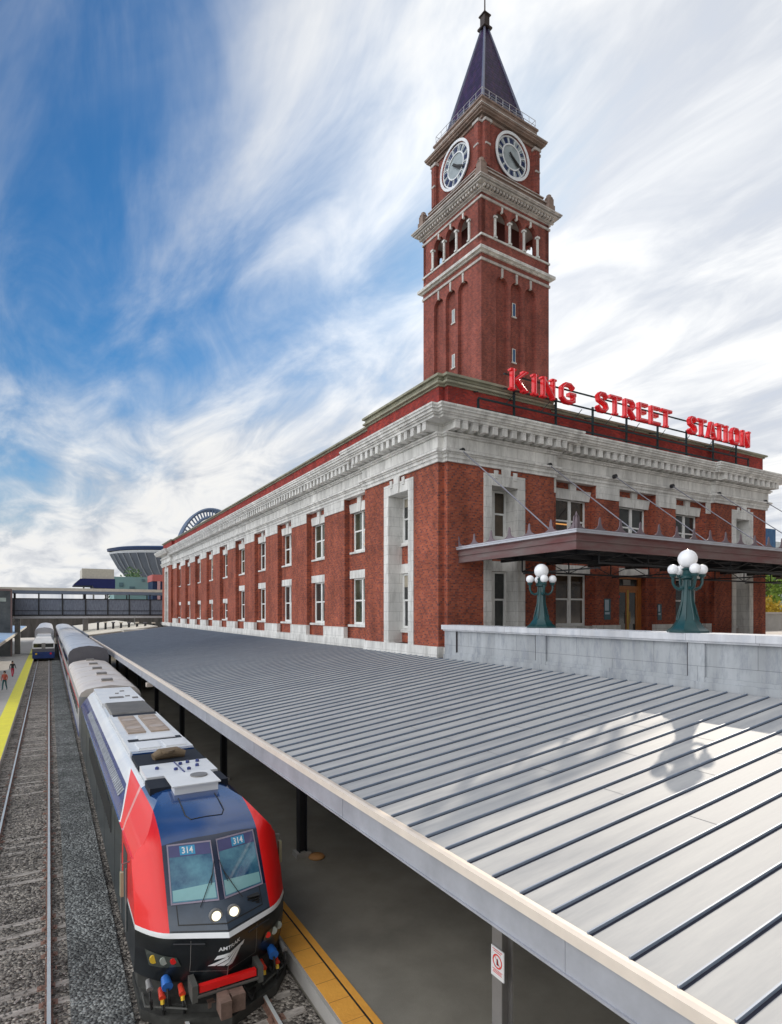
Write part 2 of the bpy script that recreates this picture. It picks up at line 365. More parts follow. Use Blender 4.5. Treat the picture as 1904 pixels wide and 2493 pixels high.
# ------------------------------------------------------------------ setting
g = MB(); g.add([(-4000, -300, -7.75), (4000, -300, -7.75), (4000, 6000, -7.75), (-4000, 6000, -7.75)], [(0, 1, 2, 3)]); g.build('ground', GROUND, kind='structure')
g = MB(); g.box(-2.05, 4.32, -8, 190, -7.9, -7.50)
g.build('track_bed', BALL, kind='structure')
g = MB(); g.box(.35, 1.35, -8, 190, -7.495, -7.44); g.build('service_path', BALL2, kind='structure')
g = MB(); g.box(4.34, 15.45, -8, 165, -7.9, PLAT_Z); g.build('platform', ASPH, kind='structure')
g = MB(); g.box(4.33, 4.40, -8, 165, PLAT_Z-.30, PLAT_Z+.004); g.build('platform_kerb', CONC, kind='structure')
g = MB(); g.box(-22, -2.0, -8, 190, -7.9, PLAT_Z); g.build('pavement', LPLAT, kind='structure')
g = MB(); g.box(15.8, 420, -60, 22.15, -7.9, PLAZA_Z); g.box(42.35, 420, 22.15, 400, -7.9, PLAZA_Z-.004); g.build('plaza', PLAZAM, kind='structure')
# tactile strips
t = thing('tactile_strip', (4.7, 0, PLAT_Z), 'orange tactile warning strip with a thin black line along the platform edge beside the locomotive', 'warning strip')
a = MB(); a.box(4.402, 4.82, -8, 165, PLAT_Z+.002, PLAT_Z+.012)
a.box(4.86, 5.0, -8, 165, PLAT_Z+.002, PLAT_Z+.012)
a.build('tactile_paving', ORG, t)
a = MB(); a.box(4.82, 4.86, -8, 165, PLAT_Z+.002, PLAT_Z+.010); a.build('dark_line', BLK, t)
jm = mat('joint_brown', (.45, .2, .05), .8)
for i in range(60): a = MB(); a.box(4.402, 4.82, 5+i*.61, 5+i*.61+.012, PLAT_Z+.012, PLAT_Z+.0135); a.build('paving_joint', jm, t)
g = MB(); g.box(-2.85, -2.03, -8, 190, PLAT_Z+.002, PLAT_Z+.010); tag(g.build('painted_line', YEL), 'bright yellow safety line painted along the left platform edge', 'safety line')

# tracks: rails and sleepers
def track(xc, label, first, nsl):
    t = thing('railway_track', (xc, 0, RAIL_Z-.15), label, 'track', 'railway tracks beside the platforms')
    for sx in (-1, 1):
        x = xc+sx*.7175
        a = MB(); a.box(x-.01, x+.01, -8, 190, RAIL_Z-.14, RAIL_Z-.03); a.box(x-.07, x+.07, -8, 190, RAIL_Z-.16, RAIL_Z-.14)
        a.box(x-.036, x+.036, -8, 190, RAIL_Z-.035, RAIL_Z-.004)
        r = a.build('rail', RAILM, t)
        a = MB(); a.box(x-.033, x+.033, -8, 190, RAIL_Z-.004, RAIL_Z); a.build('rail_head', RAILTOP, r)
    a = MB(); a.box(-1.28, 1.28, -.10, .10, -.16, .012); pr = None
    for i in range(nsl):
        y = first+i*.62
        if pr is None:
            for sx in (-1, 1): a.box(sx*.7175-.16, sx*.7175+.16, -.09, .09, .012, .022, 1); a.box(sx*.7175-.11, sx*.7175-.08, -.06, .06, .022, .05, 1); a.box(sx*.7175+.08, sx*.7175+.11, -.06, .06, .022, .05, 1)
            pr = a.build('sleeper', [SLEEP, RAILM], t, local=True); o = pr
        else:
            o = pr.copy(); COL.objects.link(o)
        o.location = (random.uniform(-.05, .05), y, random.uniform(-.034, .006)); o.rotation_euler = (0, random.uniform(-.008, .008), random.uniform(-.02, .02))
    return t
track(-.72, 'empty railway track with rusty rails running beside the yellow line', 5.0, 100)
track(2.86, 'railway track under the red and blue locomotive and its cars', 8.0, 20)
# loose ballast stones on the near track bed (stuff)
a = MB()
for i in range(7000):
    x = random.uniform(-1.95, 1.3); y = 4.5+26*random.random()**1.6; s = random.uniform(.018, .042)
    c = Vector((x, y, -7.50+s*.3)); 
    pts = [c+Vector((random.uniform(.6, 1.2)*s*dx, random.uniform(.6, 1.2)*s*dy, random.uniform(.5, 1)*s*dz)) for dx, dy, dz in ((1, 0, 0), (0, 1, 0), (-1, 0, 0), (0, -1, 0), (0, 0, 1), (0, 0, -1))]
    a.add(pts, [(0, 1, 4), (1, 2, 4), (2, 3, 4), (3, 0, 4), (1, 0, 5), (2, 1, 5), (3, 2, 5), (0, 3, 5)], random.choice((0, 0, 0, 1, 2)))
tag(a.build('ballast_stones', [mat('stone_grey', (.2, .19, .18), .9), mat('stone_light', (.42, .38, .36), .9), mat('stone_dark', (.08, .07, .065), .9)]),
    'loose grey and pale ballast stones between the rails', 'gravel', kind='stuff')

# ------------------------------------------------------------------ platform canopy (standing-seam roof)
def zroof(x): return -3.43+(x-4.9)*.1236
CY0, CY1, CX1 = -3, 91, 15.44
t = thing('platform_canopy', (10, 44, PLAT_Z), 'long sloping standing seam metal canopy roof beside the brick station, over the orange strip', 'canopy')
a = MB(); x0 = 4.92
a.ext([(x0, CY0, zroof(x0)), (CX1, CY0, zroof(CX1)), (CX1, CY0, zroof(CX1)-.08), (x0, CY0, zroof(x0)-.08)], (0, CY1-CY0, 0))
a.build('roof_deck', SEAMROOF, t)
a = MB(); n = int((CY1-CY0)/.52)
for i in range(n):
    y = CY0+.1+i*.52
    a.ext([(x0+.02, y, zroof(x0)-.01), (CX1, y, zroof(CX1)-.01), (CX1, y, zroof(CX1)+.038), (x0+.02, y, zroof(x0)+.038)], (0, .02, 0))
a.build('standing_seams', mat('zinc_rib', (.24, .29, .37), .5, .1), t)
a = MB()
for i in range(n):       # near-black strip at each seam foot, standing in for its shade and shadow
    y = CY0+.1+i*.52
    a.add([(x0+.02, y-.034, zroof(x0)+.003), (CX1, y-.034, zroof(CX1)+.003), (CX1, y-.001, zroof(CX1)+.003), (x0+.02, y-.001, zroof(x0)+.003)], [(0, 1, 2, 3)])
a.build('seam_shade_strips', SEAMSHADE, t)
lapm = mat('lap_grey', (.22, .22, .23), .7)
for i in range(6, 66):       # staggered panel laps
    a = MB(); y = CY0+.12+i*.52; x = (8.2, 11.6, 9.9)[i % 3]
    a.add([(x, y, zroof(x)+.003), (x+.012, y, zroof(x+.012)+.003), (x+.012, y+.46, zroof(x+.012)+.003), (x, y+.46, zroof(x)+.003)], [(0, 1, 2, 3)])
    a.build('panel_lap', lapm, t)
a = MB()
a.ext([(4.78, CY0, -3.52), (4.94, CY0, -3.46), (4.94, CY0, -3.41), (4.84, CY0, -3.385), (4.78, CY0, -3.40)], (0, CY1-CY0, 0))
a.build('gutter', GUTT, t)
a = MB(); a.box(4.83, 4.90, CY0, CY1, -3.90, -3.52); a.box(4.80, 4.97, CY0, CY1, -3.93, -3.90)
for i in range(17):
    yy = CY0+2+i*5.6; a.box(4.822, 4.83, yy, yy+.03, -3.9, -3.53)
a.build('fascia', FASC, t)
a = MB(); a.ext([(4.92, CY1, zroof(4.92)+.05), (CX1, CY1, zroof(CX1)+.05), (CX1, CY1, zroof(CX1)-.35), (4.92, CY1, zroof(4.92)-.35)], (0, .1, 0)); a.build('end_fascia', FASC, t)
post_y = [-1.5, 7.45, 16.3, 25.25, 34.3, 43.3, 52.3, 61.3, 70.3, 79.3, 88.3]
for i, y in enumerate(post_y):
    a = MB(); zt = zroof(6.4)-.1
    a.box(6.28, 6.31, y-.12, y+.12, PLAT_Z, zt); a.box(6.49, 6.52, y-.12, y+.12, PLAT_Z, zt); a.box(6.31, 6.49, y-.012, y+.012, PLAT_Z, zt)
    p = a.build('post', GREYST if i == 1 else DKST, t)
    a = MB(); a.box(6.18, 6.62, y-.2, y+.2, PLAT_Z, PLAT_Z+.14); a.build('base_block', CONC, p)
    a = MB(); a.ext([(4.95, y-.06, zroof(4.95)-.09), (CX1, y-.06, zroof(CX1)-.09), (CX1, y-.06, zroof(CX1)-.4), (4.95, y-.06, zroof(4.95)-.4)], (0, .12, 0))
    a.build('rafter', DKST, t)
    a = MB(); a.box(13.9, 14.2, y-.15, y+.15, PLAT_Z, zroof(14)-.1); a.build('post', DKST, t)
a = MB()
for x in (6.4, 9, 12): a.box(x-.06, x+.06, CY0, CY1, zroof(x)-.45, zroof(x)-.405)
a.build('purlins', DKST, t)
# sign on the second post
t = thing('warning_sign', (6.24, 7.35, -5.9), 'white sign with a red circle on the nearest steel canopy post', 'sign')
a = MB(); a.box(6.245, 6.262, 7.24, 7.55, -5.90, -5.42); a.build('panel', WPAINT, t)
a = MB(); K = 28
def yz(u, w, x=6.242): return (x, 7.395-u, -5.66+w)
for j in range(K):
    a0, a1 = 2*math.pi*j/K, 2*math.pi*(j+1)/K
    a.add([yz(.115*math.cos(a0), .03+.115*math.sin(a0)), yz(.115*math.cos(a1), .03+.115*math.sin(a1)), yz(.09*math.cos(a1), .03+.09*math.sin(a1)), yz(.09*math.cos(a0), .03+.09*math.sin(a0))], [(0, 1, 2, 3)])
a.add([yz(-.08, .105, 6.2415), yz(-.07, .115, 6.2415), yz(.08, -.045, 6.2415), yz(.07, -.055, 6.2415)], [(0, 1, 2, 3)])
for w, l in ((.20, .12), (.17, .09), (-.12, .12), (-.145, .10), (-.17, .11)):
    a.add([yz(-l, w), yz(l, w), yz(l, w+.012), yz(-l, w+.012)], [(0, 1, 2, 3)])
a.build('red_symbol', mat('sign_red', (.8, .06, .05), .5), t)
a = MB(); a.add([yz(-.02, -.03, 6.2425), yz(.03, -.03, 6.2425), yz(.02, .05, 6.2425), yz(0, .08, 6.2425), yz(-.02, .05, 6.2425)], [(0, 1, 2, 3, 4)]); a.build('pictogram', BLK, t)
# bucket and speaker near the second post
t = thing('base_bracket', (6.5, 15.9, PLAT_Z), 'small orange rubber plate lying at the foot of the second canopy post', 'plate')
a = MB(); a.lathe([(.01, 0), (.22, 0), (.24, .03), (.2, .08), (.05, .10)], (6.72, 15.95, PLAT_Z), 18); a.build('plate', mat('orange_rubber', (.55, .27, .1), .6), t, smooth=True)
t = thing('platform_lamp', (5.1, 35.5, -4), 'small cream floodlight hung under the canopy fascia', 'floodlight')
a = MB(); a.box(4.7, 5.05, 35.3, 35.7, -4.2, -3.98); a.build('housing', GUTT, t); a = MB(); a.box(4.85, 4.9, 35.48, 35.52, -4.0, -3.9); a.build('bracket', DKST, t)

# ------------------------------------------------------------------ station building
BX, BY = 15.5, 22.2
ZB, ZE = -2.12, 6.88          # base, underside of entablature
B = thing('station_building', (28.9, 22.2, -1.65), 'long two storey red brick station with white stone cornice', 'station building')
def LF(s0, s1, z0, z1, n0, n1): return (BX-n1, BX-n0, s0, s1, z0, z1)      # left facade, outward -X
def FF(s0, s1, z0, z1, n0, n1): return (s0, s1, BY-n1, BY-n0, z0, z1)      # front facade, outward -Y
brick = MB(); stone = MB(); whites = MB()
def pavilion(F, s0, s1, o0, o1, e, zb):
    """brick with a full-height stone-framed recess; o = clear opening, e = stone strip width"""
    brick.box(*F(s0, o0-e, zb, ZE, -1.4, 0)); brick.box(*F(o1+e, s1, zb, ZE, -1.4, 0))
    brick.box(*F(o0-e, o1+e, zb, ZE, -1.4, -1.0))
    brick.box(*F(o0-e, o1+e, 6.62, ZE, -1.0, 0))
    # stone frame and reveals
    whites.box(*F(o0-e, o0, zb+.5, 6.62, -.95, .05)); whites.box(*F(o1, o1+e, zb+.5, 6.62, -.95, .05))
    whites.box(*F(o0, o1, 6.05, 6.62, -.95, .07))
    c = (o0+o1)/2
    k = [(c-.18, 6.03), (c+.18, 6.03), (c+.27, 6.86), (c-.27, 6.86)]
    whites.ext([pt(F, s, z, .07) for s, z in k], nvec(F, .09))
    for u in (-.6, .6):
        k = [(c+u-.09, 6.4), (c+u+.09, 6.4), (c+u+.13, 6.78), (c+u-.13, 6.78)]
        whites.ext([pt(F, s, z, .07) for s, z in k], nvec(F, .05))
    brick.box(*F(o0, o1, 2.52, 3.45, -.95, -.80)); whites.box(*F(o0, o1, 3.45, 3.62, -.95, -.70))
    whites.box(*F(o0, o1, 2.02, 2.52, -.95, -.74))
    whites.box(*F(o0, o1, -1.1, -.92, -.95, -.70)); brick.box(*F(o0, o1, zb+.5, -1.1, -.95, -.80))
    whites.box(*F(s0-.03, s1+.03, zb, zb+.5, -.3, .10))
    window(F, c, o1-o0, 3.64, 6.04, -.86); window(F, c, o1-o0, -.9, 2.0, -.86)
def pt(F, s, z, n):
    b = F(s, s, z, z, n, n); return (b[0], b[2], b[4])
def nvec(F, d):
    a = Vector(pt(F, 0, 0, 0)); b = Vector(pt(F, 0, 0, d)); return b-a
def window(F, c, w, z0, z1, n, frame=WFR, rails=True):
    a = MB(); h = w/2; f = .09
    a.box(*F(c-h, c-h+f, z0, z1, n-.08, n)); a.box(*F(c+h-f, c+h, z0, z1, n-.08, n))
    a.box(*F(c-h+f, c+h-f, z1-f, z1, n-.08, n)); a.box(*F(c-h+f, c+h-f, z0, z0+f, n-.08, n))
    a.box(*F(c-.09, c+.09, z0+f, z1-f, n-.08, n+.02))
    zm = (z0+z1)/2+.05
    for s in (-1, 1):
        u0, u1 = (c-h+f, c-.09) if s < 0 else (c+.09, c+h-f)
        a.box(*F(u0, u1, zm-.045, zm+.045, n-.06, n-.015))
        a.box(*F(u0, u0+.05, z0+f, zm-.045, n-.07, n-.03)); a.box(*F(u1-.05, u1, z0+f, zm-.045, n-.07, n-.03))
        a.box(*F(u0+.05, u1-.05, z0+f, z0+f+.06, n-.07, n-.03))
    wn = a.build('window', frame, B)
    a = MB(); a.box(*F(c-h+.02, c+h-.02, z0+.02, z1-.02, n-.075, n-.055)); a.build('pane', random.choice(GLASSES), wn)
    if (F is FF and z0 > 3 and c < 27) or (F is LF and z0 > 3 and c < 33 and c > 29):
        a = MB()  # glowing orange strips laid on the pane to imitate warm window light
        for zz, hh in ((z0+.35, .10), (z0+1.05, .07)): a.box(*F(c-h+f+.06, c-.12, zz, zz+hh, n-.054, n-.051))
        a.build('glow_strip', mat('warm_light', (.6, .3, .1), .5, emit=((1, .45, .12), .45)), wn)
    # pale roller blind drawn part way in some windows
    if random.random() < .18:
        a = MB(); zz = z1-(z1-z0)*random.uniform(.15, .4); a.box(*F(c-h+f, c-.1, zz, z1-f, n-.054, n-.05)); a.box(*F(c+.1, c+h-f, zz, z1-f, n-.054, n-.05)); a.build('blind', mat('blind', (.40, .36, .28), .8), wn)
MP = -.27                       # plane of the piers between the pavilions
def bay(F, s0, s1, zb, kind, small=False):
    c = (s0+s1)/2; ww = 2.35; bw = MP-.33
    lt = 1.35 if small else 2.5; lb = .92 if small else 2.02; z0 = -.78
    o0, o1 = c-ww/2, c+ww/2
    brick.box(*F(s0, o0, zb, ZE, bw-.6, bw)); brick.box(*F(o1, s1, zb, ZE, bw-.6, bw))
    brick.box(*F(o0, o1, 6.04, ZE, bw-.6, bw)); brick.box(*F(o0, o1, lb, 3.5, bw-.6, bw))
    if kind != 'door':
        brick.box(*F(o0, o1, zb, z0-.14, bw-.6, bw)); whites.box(*F(s0+.02, s1-.02, z0-.14, z0, bw-.5, bw+.12))
        window(F, c, ww, z0, lb, bw-.15)
    window(F, c, ww, 3.62, 6.04, bw-.15)
    whites.box(*F(o0-.12, o1+.12, 3.5, 3.62, bw-.5, bw+.1))
    # upper splayed lintel with keystone and side voussoirs
    whites.ext([pt(F, s, z, bw-.3) for s, z in ((o0-.12, 6.0), (o1+.12, 6.0), (o1+.28, 6.55), (o0-.28, 6.55))], nvec(F, .36))
    whites.ext([pt(F, s, z, bw-.3) for s, z in ((c-.16, 5.98), (c+.16, 5.98), (c+.26, 6.86), (c-.26, 6.86))], nvec(F, .42))
    whites.box(*F(o0-.2, o1+.2, lb-.01, lt, bw-.3, bw+.05))
def entrance(c, bw):
    d = MB(); F = FF; n = bw-.35
    for s0, s1 in ((c-1.18, c-.87), (c+.87, c+1.18)): d.box(*F(s0, s1, PLAZA_Z, 2.0, n-.1, n+.03))
    d.box(*F(c-.87, c+.87, 1.28, 1.50, n-.1, n+.03)); d.box(*F(c-.87, c+.87, 1.9, 2.0, n-.1, n+.03))
    dd = d.build('door', WOOD, B)
    for s in (-1, 1):
        l = MB(); a0, a1 = (c-.86, c-.02) if s < 0 else (c+.02, c+.86)
        l.box(*F(a0, a0+.13, PLAZA_Z+.02, 1.27, n-.07, n-.01)); l.box(*F(a1-.13, a1, PLAZA_Z+.02, 1.27, n-.07, n-.01))
        l.box(*F(a0+.13, a1-.13, 1.12, 1.27, n-.07, n-.01)); l.box(*F(a0+.13, a1-.13, PLAZA_Z+.02, -1.1, n-.07, n-.01))
        l.build('leaf', WOOD, dd)
    l = MB(); l.box(*F(c-.85, c+.85, PLAZA_Z+.02, 1.9, n-.05, n-.04)); l.build('pane', GLASS, dd)
    l = MB(); l.box(*F(c-.05, c+.05, PLAZA_Z+.02, 1.27, n-.005, n+.015)); l.tube([pt(F, c-.12, -.7, n+.05), pt(F, c-.12, 0, n+.05)], .02); l.tube([pt(F, c+.12, -.7, n+.05), pt(F, c+.12, 0, n+.05)], .02); l.build('handle', BRASS, dd)
    l = MB(); l.box(*F(c-.4, c+.25, 1.55, 1.86, n-.035, n+.0)); l.build('transom_frame', GREYST, dd)
# left facade
pavilion(LF, 22.5, 29.8, 25.08, 27.05, .48, ZB)
pavilion(LF, 91.4, 98.99, 94.1, 96.2, .48, ZB)
bays = [(29.95+6.15*i, 29.95+6.15*i+3.1) for i in range(10)]
prev = 29.5
for i, (s0, s1) in enumerate(bays):
    brick.box(*LF(prev, s0, ZB, ZE, -1.4, MP))
    if i: whites.box(*LF(prev-.04, s0+.04, ZB+.5, -.95, MP-.2, MP+.08))
    whites.box(*LF(prev+.02, s0-.02, 6.25, ZE, MP-.1, MP+.05))
    bay(LF, s0, s1, ZB, 'window', small=(i >= 5)); prev = s1
brick.box(*LF(prev, 91.4, ZB, ZE, -1.4, MP)); whites.box(*LF(prev-.04, 91.4, ZB+.5, -.95, MP-.2, MP+.08)); whites.box(*LF(prev+.02, 91.4, 6.25, ZE, MP-.1, MP+.05))
whites.box(*LF(29.83, 91.37, ZB, ZB+.5, -.6, MP+.15))
# front facade
pavilion(FF, 15.8, 22.5, 18.37, 20.02, .47, PLAZA_Z-.5)
pavilion(FF, 36.4, 42.3, 38.75, 40.25, .45, PLAZA_Z-.5)
fb = [(22.9, 25.9), (27.8, 31.0), (32.9, 35.9)]; prev = 22.4
for i, (s0, s1) in enumerate(fb):
    brick.box(*FF(prev, s0, PLAZA_Z-.3, ZE, -1.4, MP)); whites.box(*FF(prev-.04, s0+.04, PLAZA_Z, -.75, MP-.2, MP+.10))
    whites.box(*FF(prev+.02, s0-.02, 6.2, ZE, MP-.1, MP+.05))
    bay(FF, s0, s1, PLAZA_Z-.3, 'door' if i == 1 else 'window'); prev = s1
brick.box(*FF(prev, 36.42, PLAZA_Z-.3, ZE, -1.4, MP)); whites.box(*FF(prev-.04, 36.44, PLAZA_Z, -.75, MP-.2, MP+.10)); whites.box(*FF(prev+.02, 36.42, 6.2, ZE, MP-.1, MP+.05))
entrance(29.4, MP-.33)
# corner block inside the notch, east and far walls
brick.box(15.803, 17.0, 22.503, 24.0, ZB, ZE); brick.box(15.9, 17.0, 22.4, 22.6, ZB, -1.2)
brick.box(41.2, 42.3, 22.25, 98.9, ZB, ZE); brick.box(15.6, 42.2, 97.8, 98.95, ZB, ZE)
brick.build('wall', BRICK, B)
# footprint for entablature layers
FP = [(15.8, 22.2), (22.5, 22.2), (22.5, 22.5), (36.4, 22.5), (36.4, 22.2), (42.3, 22.2), (42.3, 99), (15.5, 99), (15.5, 91.4), (15.8, 91.4), (15.8, 29.8), (15.5, 29.8), (15.5, 22.5), (15.8, 22.5)]
def offs(P, p):
    n = len(P); out = []
    for i in range(n):
        a, b, c = Vector(P[i-1]), Vector(P[i]), Vector(P[(i+1) % n])
        def nrm(u, v): d = (v-u).normalized(); return Vector((d.y, -d.x))
        n1, n2 = nrm(a, b), nrm(b, c); q = b+n1*p+n2*p if abs(n1.dot(n2)) < .5 else b+n1*p
        out.append((q.x, q.y))
    return out
e = MB()
for z0, z1, p in ((6.88, 7.06, .10), (7.06, 7.22, .15), (7.22, 7.30, .22), (7.30, 7.40, .30), (7.40, 8.02, .12), (8.02, 8.10, .22), (8.10, 8.18, .30), (8.18, 8.60, .12),
                  (8.60, 8.72, .82), (8.72, 8.80, .90), (8.80, 8.93, .98), (8.93, 9.05, 1.06), (9.05, 9.14, 1.10)):
    e.prism(offs(FP, p), z0, z1)
e.build('entablature', STONEW, B)
# modillion blocks under the cornice
OP = offs(FP, .12); mods = []; n = len(OP)
for i in range(n):
    a0, a1 = Vector(OP[i]), Vector(OP[(i+1) % n]); L_ = (a1-a0).length
    if L_ < 1 or a0.x > 42 and a1.x > 42 or a0.y > 98: continue
    d = (a1-a0).normalized(); nn = Vector((d.y, -d.x)); k = max(2, int(L_/.56)); st = L_/k
    for j in range(k+1):
        c = a0+d*min(max(j*st, .13), L_-.13); q0 = c-d*.14+nn*-.05; q1 = c+d*.14+nn*.66
        mods.append((c.length, q0.x, q1.x, q0.y, q1.y, 8.22, 8.598))
mods.sort(); md = MB()
for i, q in enumerate(mods):
    if i < 100: m1 = MB(); m1.box(*q[1:]); m1.build('modillion', STONEW, B)
    else: md.box(*q[1:])
md.build('modillions', STONEW, B, kind='stuff')
whites.build('stone_trim', STONEW, B)
a = MB(); a.prism(offs(FP, -.12), 9.1, 10.42)
pv = [(15.8, 22.2), (22.5, 22.2), (22.5, 29.8), (15.5, 29.8), (15.5, 22.5), (15.8, 22.5)]
a.prism(offs(pv, -.10), 9.105, 10.70); a.build('attic', BRICKD, B)
a = MB(); a.prism(offs(FP, -.03), 10.42, 10.52); a.prism(offs(FP, .10), 10.52, 10.62)
a.prism(offs(pv, .0), 10.70, 10.82); a.prism(offs(pv, .13), 10.82, 10.93); a.build('coping', COPING, B)
# notice cases, alarm bell, lantern next to the door
for x, z0, z1, lb in ((26.82, -.45, .72, 'dark framed notice case on the brick pier left of the orange doors'), (31.35, -.5, .45, 'narrow blue notice case on the brick pier right of the orange doors')):
    t = thing('notice_case', (x, 22.45, z0), lb, 'notice case', 'notice cases by the doors')
    w = .26 if x < 30 else .18
    a = MB(); a.box(x-w, x+w, 22.44, 22.497, z0, z1); a.build('case', mat('case_teal', (.03, .10, .13), .4), t)
    a = MB(); a.box(x-w+.05, x+w-.16, 22.435, 22.44, z0+.5, z1-.06); a.box(x-w+.05, x+w-.1, 22.434, 22.439, z0+.3, z0+.42); a.build('poster', mat('poster_pale', (.4, .5, .58), .5), t)
t = thing('alarm_bell', (28.2, 22.8, .9), 'small round red alarm bell beside the orange doors', 'bell')
a = MB(); a.tube([(28.18, 22.86, .86), (28.18, 22.80, .86)], .1, 14); a.build('gong', LAMPR, t); a = MB(); a.box(28.1, 28.26, 22.86, 22.89, .78, .94); a.build('backplate', DKST, t)

# ------------------------------------------------------------------ clock tower
TW = 7.94; H = TW/2
TC = Vector((34.21, 42.25, 0)); TROT = R(3.2)
T = thing('clock_tower', (TC.x, TC.y, 0), 'tall red brick clock tower with arched belfry and pointed slate spire', 'clock tower', rz=TROT)
def face_rot(k):  # k quarter turns; local face is front (-y)
    return Matrix.Rotation(k*math.pi/2, 3, 'Z')
def rot_mb(src, k, dst):
    M_ = face_rot(k); dst.add([tuple(M_ @ Vector(v)) for v in src.v], src.f, None if not any(src.m) else None)
    if any(src.m): dst.m[-len(src.f):] = src.m
def archpoly(c, w, z0, zs, n=10):       # opening outline: bottom-left, up, semicircle, down
    r = w/2; P = [(c-r, z0), (c-r, zs)]
    for i in range(1, n): t_ = math.pi-math.pi*i/n; P.append((c+r*math.cos(t_), zs+r*math.sin(t_)))
    return P+[(c+r, zs), (c+r, z0)]
def arcade(mb, half, y0, y1, z0, z1, za0, zs, cs, w):
    """front wall slab (y0 outer, y1 inner) pierced by arched openings at cs"""
    def strip(x0, x1, a, b): mb.box(x0, x1, y0, y1, a, b)
    edges = [-half]+sum([[c-w/2, c+w/2] for c in cs], [])+[half]
    for i in range(0, len(edges), 2): strip(edges[i], edges[i+1], z0, z1)
    for c in cs:
        if za0 > z0: strip(c-w/2, c+w/2, z0, za0)
        P = archpoly(c, w, za0, zs)[1:-1]; top = [(p[0], z1) for p in P]
        for i in range(len(P)-1):
            q = [P[i], P[i+1], top[i+1], top[i]]
            mb.ext([(x, y0, z) for x, z in q], (0, y1-y0, 0))
CS = (-1.68, 0, 1.68)
sh = MB(); st = MB()
core = MB(); core.box(-H+.35, H-.35, -H+.35, H-.35, 5, 28.7)
rot_mb(core, 0, sh)
fr = MB(); arcade(fr, H-.001, -H, -H+.36, 5, 28.7, 5.1, 27.25, CS, 1.36)
fs = MB()
for c in CS:
    fs.ext([(c-.12, -H-.06, 28.62), (c+.12, -H-.06, 28.62), (c+.09, -H-.06, 27.85), (c-.09, -H-.06, 27.85)], (0, .2, 0))
for k in range(4): rot_mb(fr, k, sh); rot_mb(fs, k, st)
sh.build('shaft', BRICKT, T, local=True)
def sq(mb, h, z0, z1): mb.box(-h, h, -h, h, z0, z1)
sq(st, H+.10, 28.66, 28.86)
st.build('string_course', STONET, T, local=True)
st = MB(); sq(st, H+.10, 33.72, 33.90); st.build('string_course', STONET, T, local=True)
sh = MB(); sq(sh, H+.02, 28.86, 29.25)
fr = MB(); arcade(fr, H+.0, -H, -H+.42, 30.3, 34.2, 30.86, 32.72, CS, 1.42)
for k in range(4): rot_mb(fr, k, sh)
sq(sh, H-.001, 29.7, 30.3)
sh.build('belfry_wall', BRICKT, T, local=True)
st = MB(); sq(st, H+.18, 29.25, 29.38); sq(st, H+.42, 29.38, 29.62); sq(st, H+.12, 29.62, 29.72); sq(st, H+.09, 30.70, 30.85)
st.build('belfry_ledge', STONEW, T, local=True)
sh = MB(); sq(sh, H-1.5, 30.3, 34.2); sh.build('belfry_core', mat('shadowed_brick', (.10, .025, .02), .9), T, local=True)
for k in range(4):
    for c in (-.84, .84, 2.5, -2.5):
        q = MB(); q.tube([(c, -H-.03, 30.85), (c, -H-.03, 32.55)], .12, 10); q.box(c-.17, c+.17, -H-.18, -H+.12, 32.50, 32.68); q.box(c-.16, c+.16, -H-.17, -H+.1, 30.85, 31.0)
        q2 = MB(); rot_mb(q, k, q2); q2.build('belfry_column', STONEW, T, local=True)
    for c in CS:
        q = MB(); q.ext([(c-.10, -H-.05, 33.75), (c+.10, -H-.05, 33.75), (c+.07, -H-.05, 33.25), (c-.07, -H-.05, 33.25)], (0, .2, 0))
        q2 = MB(); rot_mb(q, k, q2); q2.build('keystone', STONEW, T, local=True)
# main cornice
st = MB(); sq(st, H+.06, 34.2, 34.32); sq(st, H+.25, 34.32, 34.42); sq(st, H+.62, 34.66, 34.80); sq(st, H+.75, 34.80, 34.92); sq(st, H+.84, 34.92, 35.02)
for k in range(4):
    q = MB()
    for j in range(24): x = -H-.2+(TW+.4)*(j+.5)/24; q.box(x-.09, x+.09, -H-.50, -H+.3, 34.43, 34.655)
    rot_mb(q, k, st)
sq(st, H+.14, 34.42, 34.66)
st.build('main_cornice', STONET, T, local=True)
# clock stage
C2 = 3.27
sh = MB(); sq(sh, C2, 36.2, 41.2)
for k in range(4):
    q = MB()
    for s in (-1, 1): q.box(s*(C2-.02)-(.62 if s > 0 else 0), s*(C2-.02)+(.62 if s < 0 else 0), -C2-.30, -C2+.1, 36.9, 40.75)
    for s in (-1, 1): q.box(s*(C2+.0)-.22*(1 if s > 0 else 1)-s*.32, s*C2+.22-s*.32, -C2-.38, -C2-.1, 37.0, 40.6)
    rot_mb(q, k, sh)
sh.build('clock_stage', BRICKT, T, local=True)
st = MB(); sq(st, C2+.95, 35.02, 35.5); sq(st, C2+.62, 35.5, 36.1); sq(st, C2+.72, 36.1, 36.25); sq(st, C2+.34, 36.25, 36.7); sq(st, C2+.40, 36.7, 36.82)
st.build('stage_plinth', BROWNST, T, local=True)
st = MB(); sq(st, C2+.98, 35.02, 35.10); sq(st, C2+.74, 36.14, 36.21); sq(st, C2+.42, 36.74, 36.80)
for k in range(4):
    q = MB()
    for s in (-1, 1): q.box(min(s*(C2+.02), s*(C2-.75)), max(s*(C2+.02), s*(C2-.75)), -C2-.44, -C2-.0, 40.62, 40.84); q.box(min(s*(C2+.02)-s*.1, s*(C2-.6)), max(s*(C2+.02)-s*.1, s*(C2-.6)), -C2-.42, -C2, 38.7, 38.85)
    rot_mb(q, k, st)
st.build('stage_capitals', STONET, T, local=True)
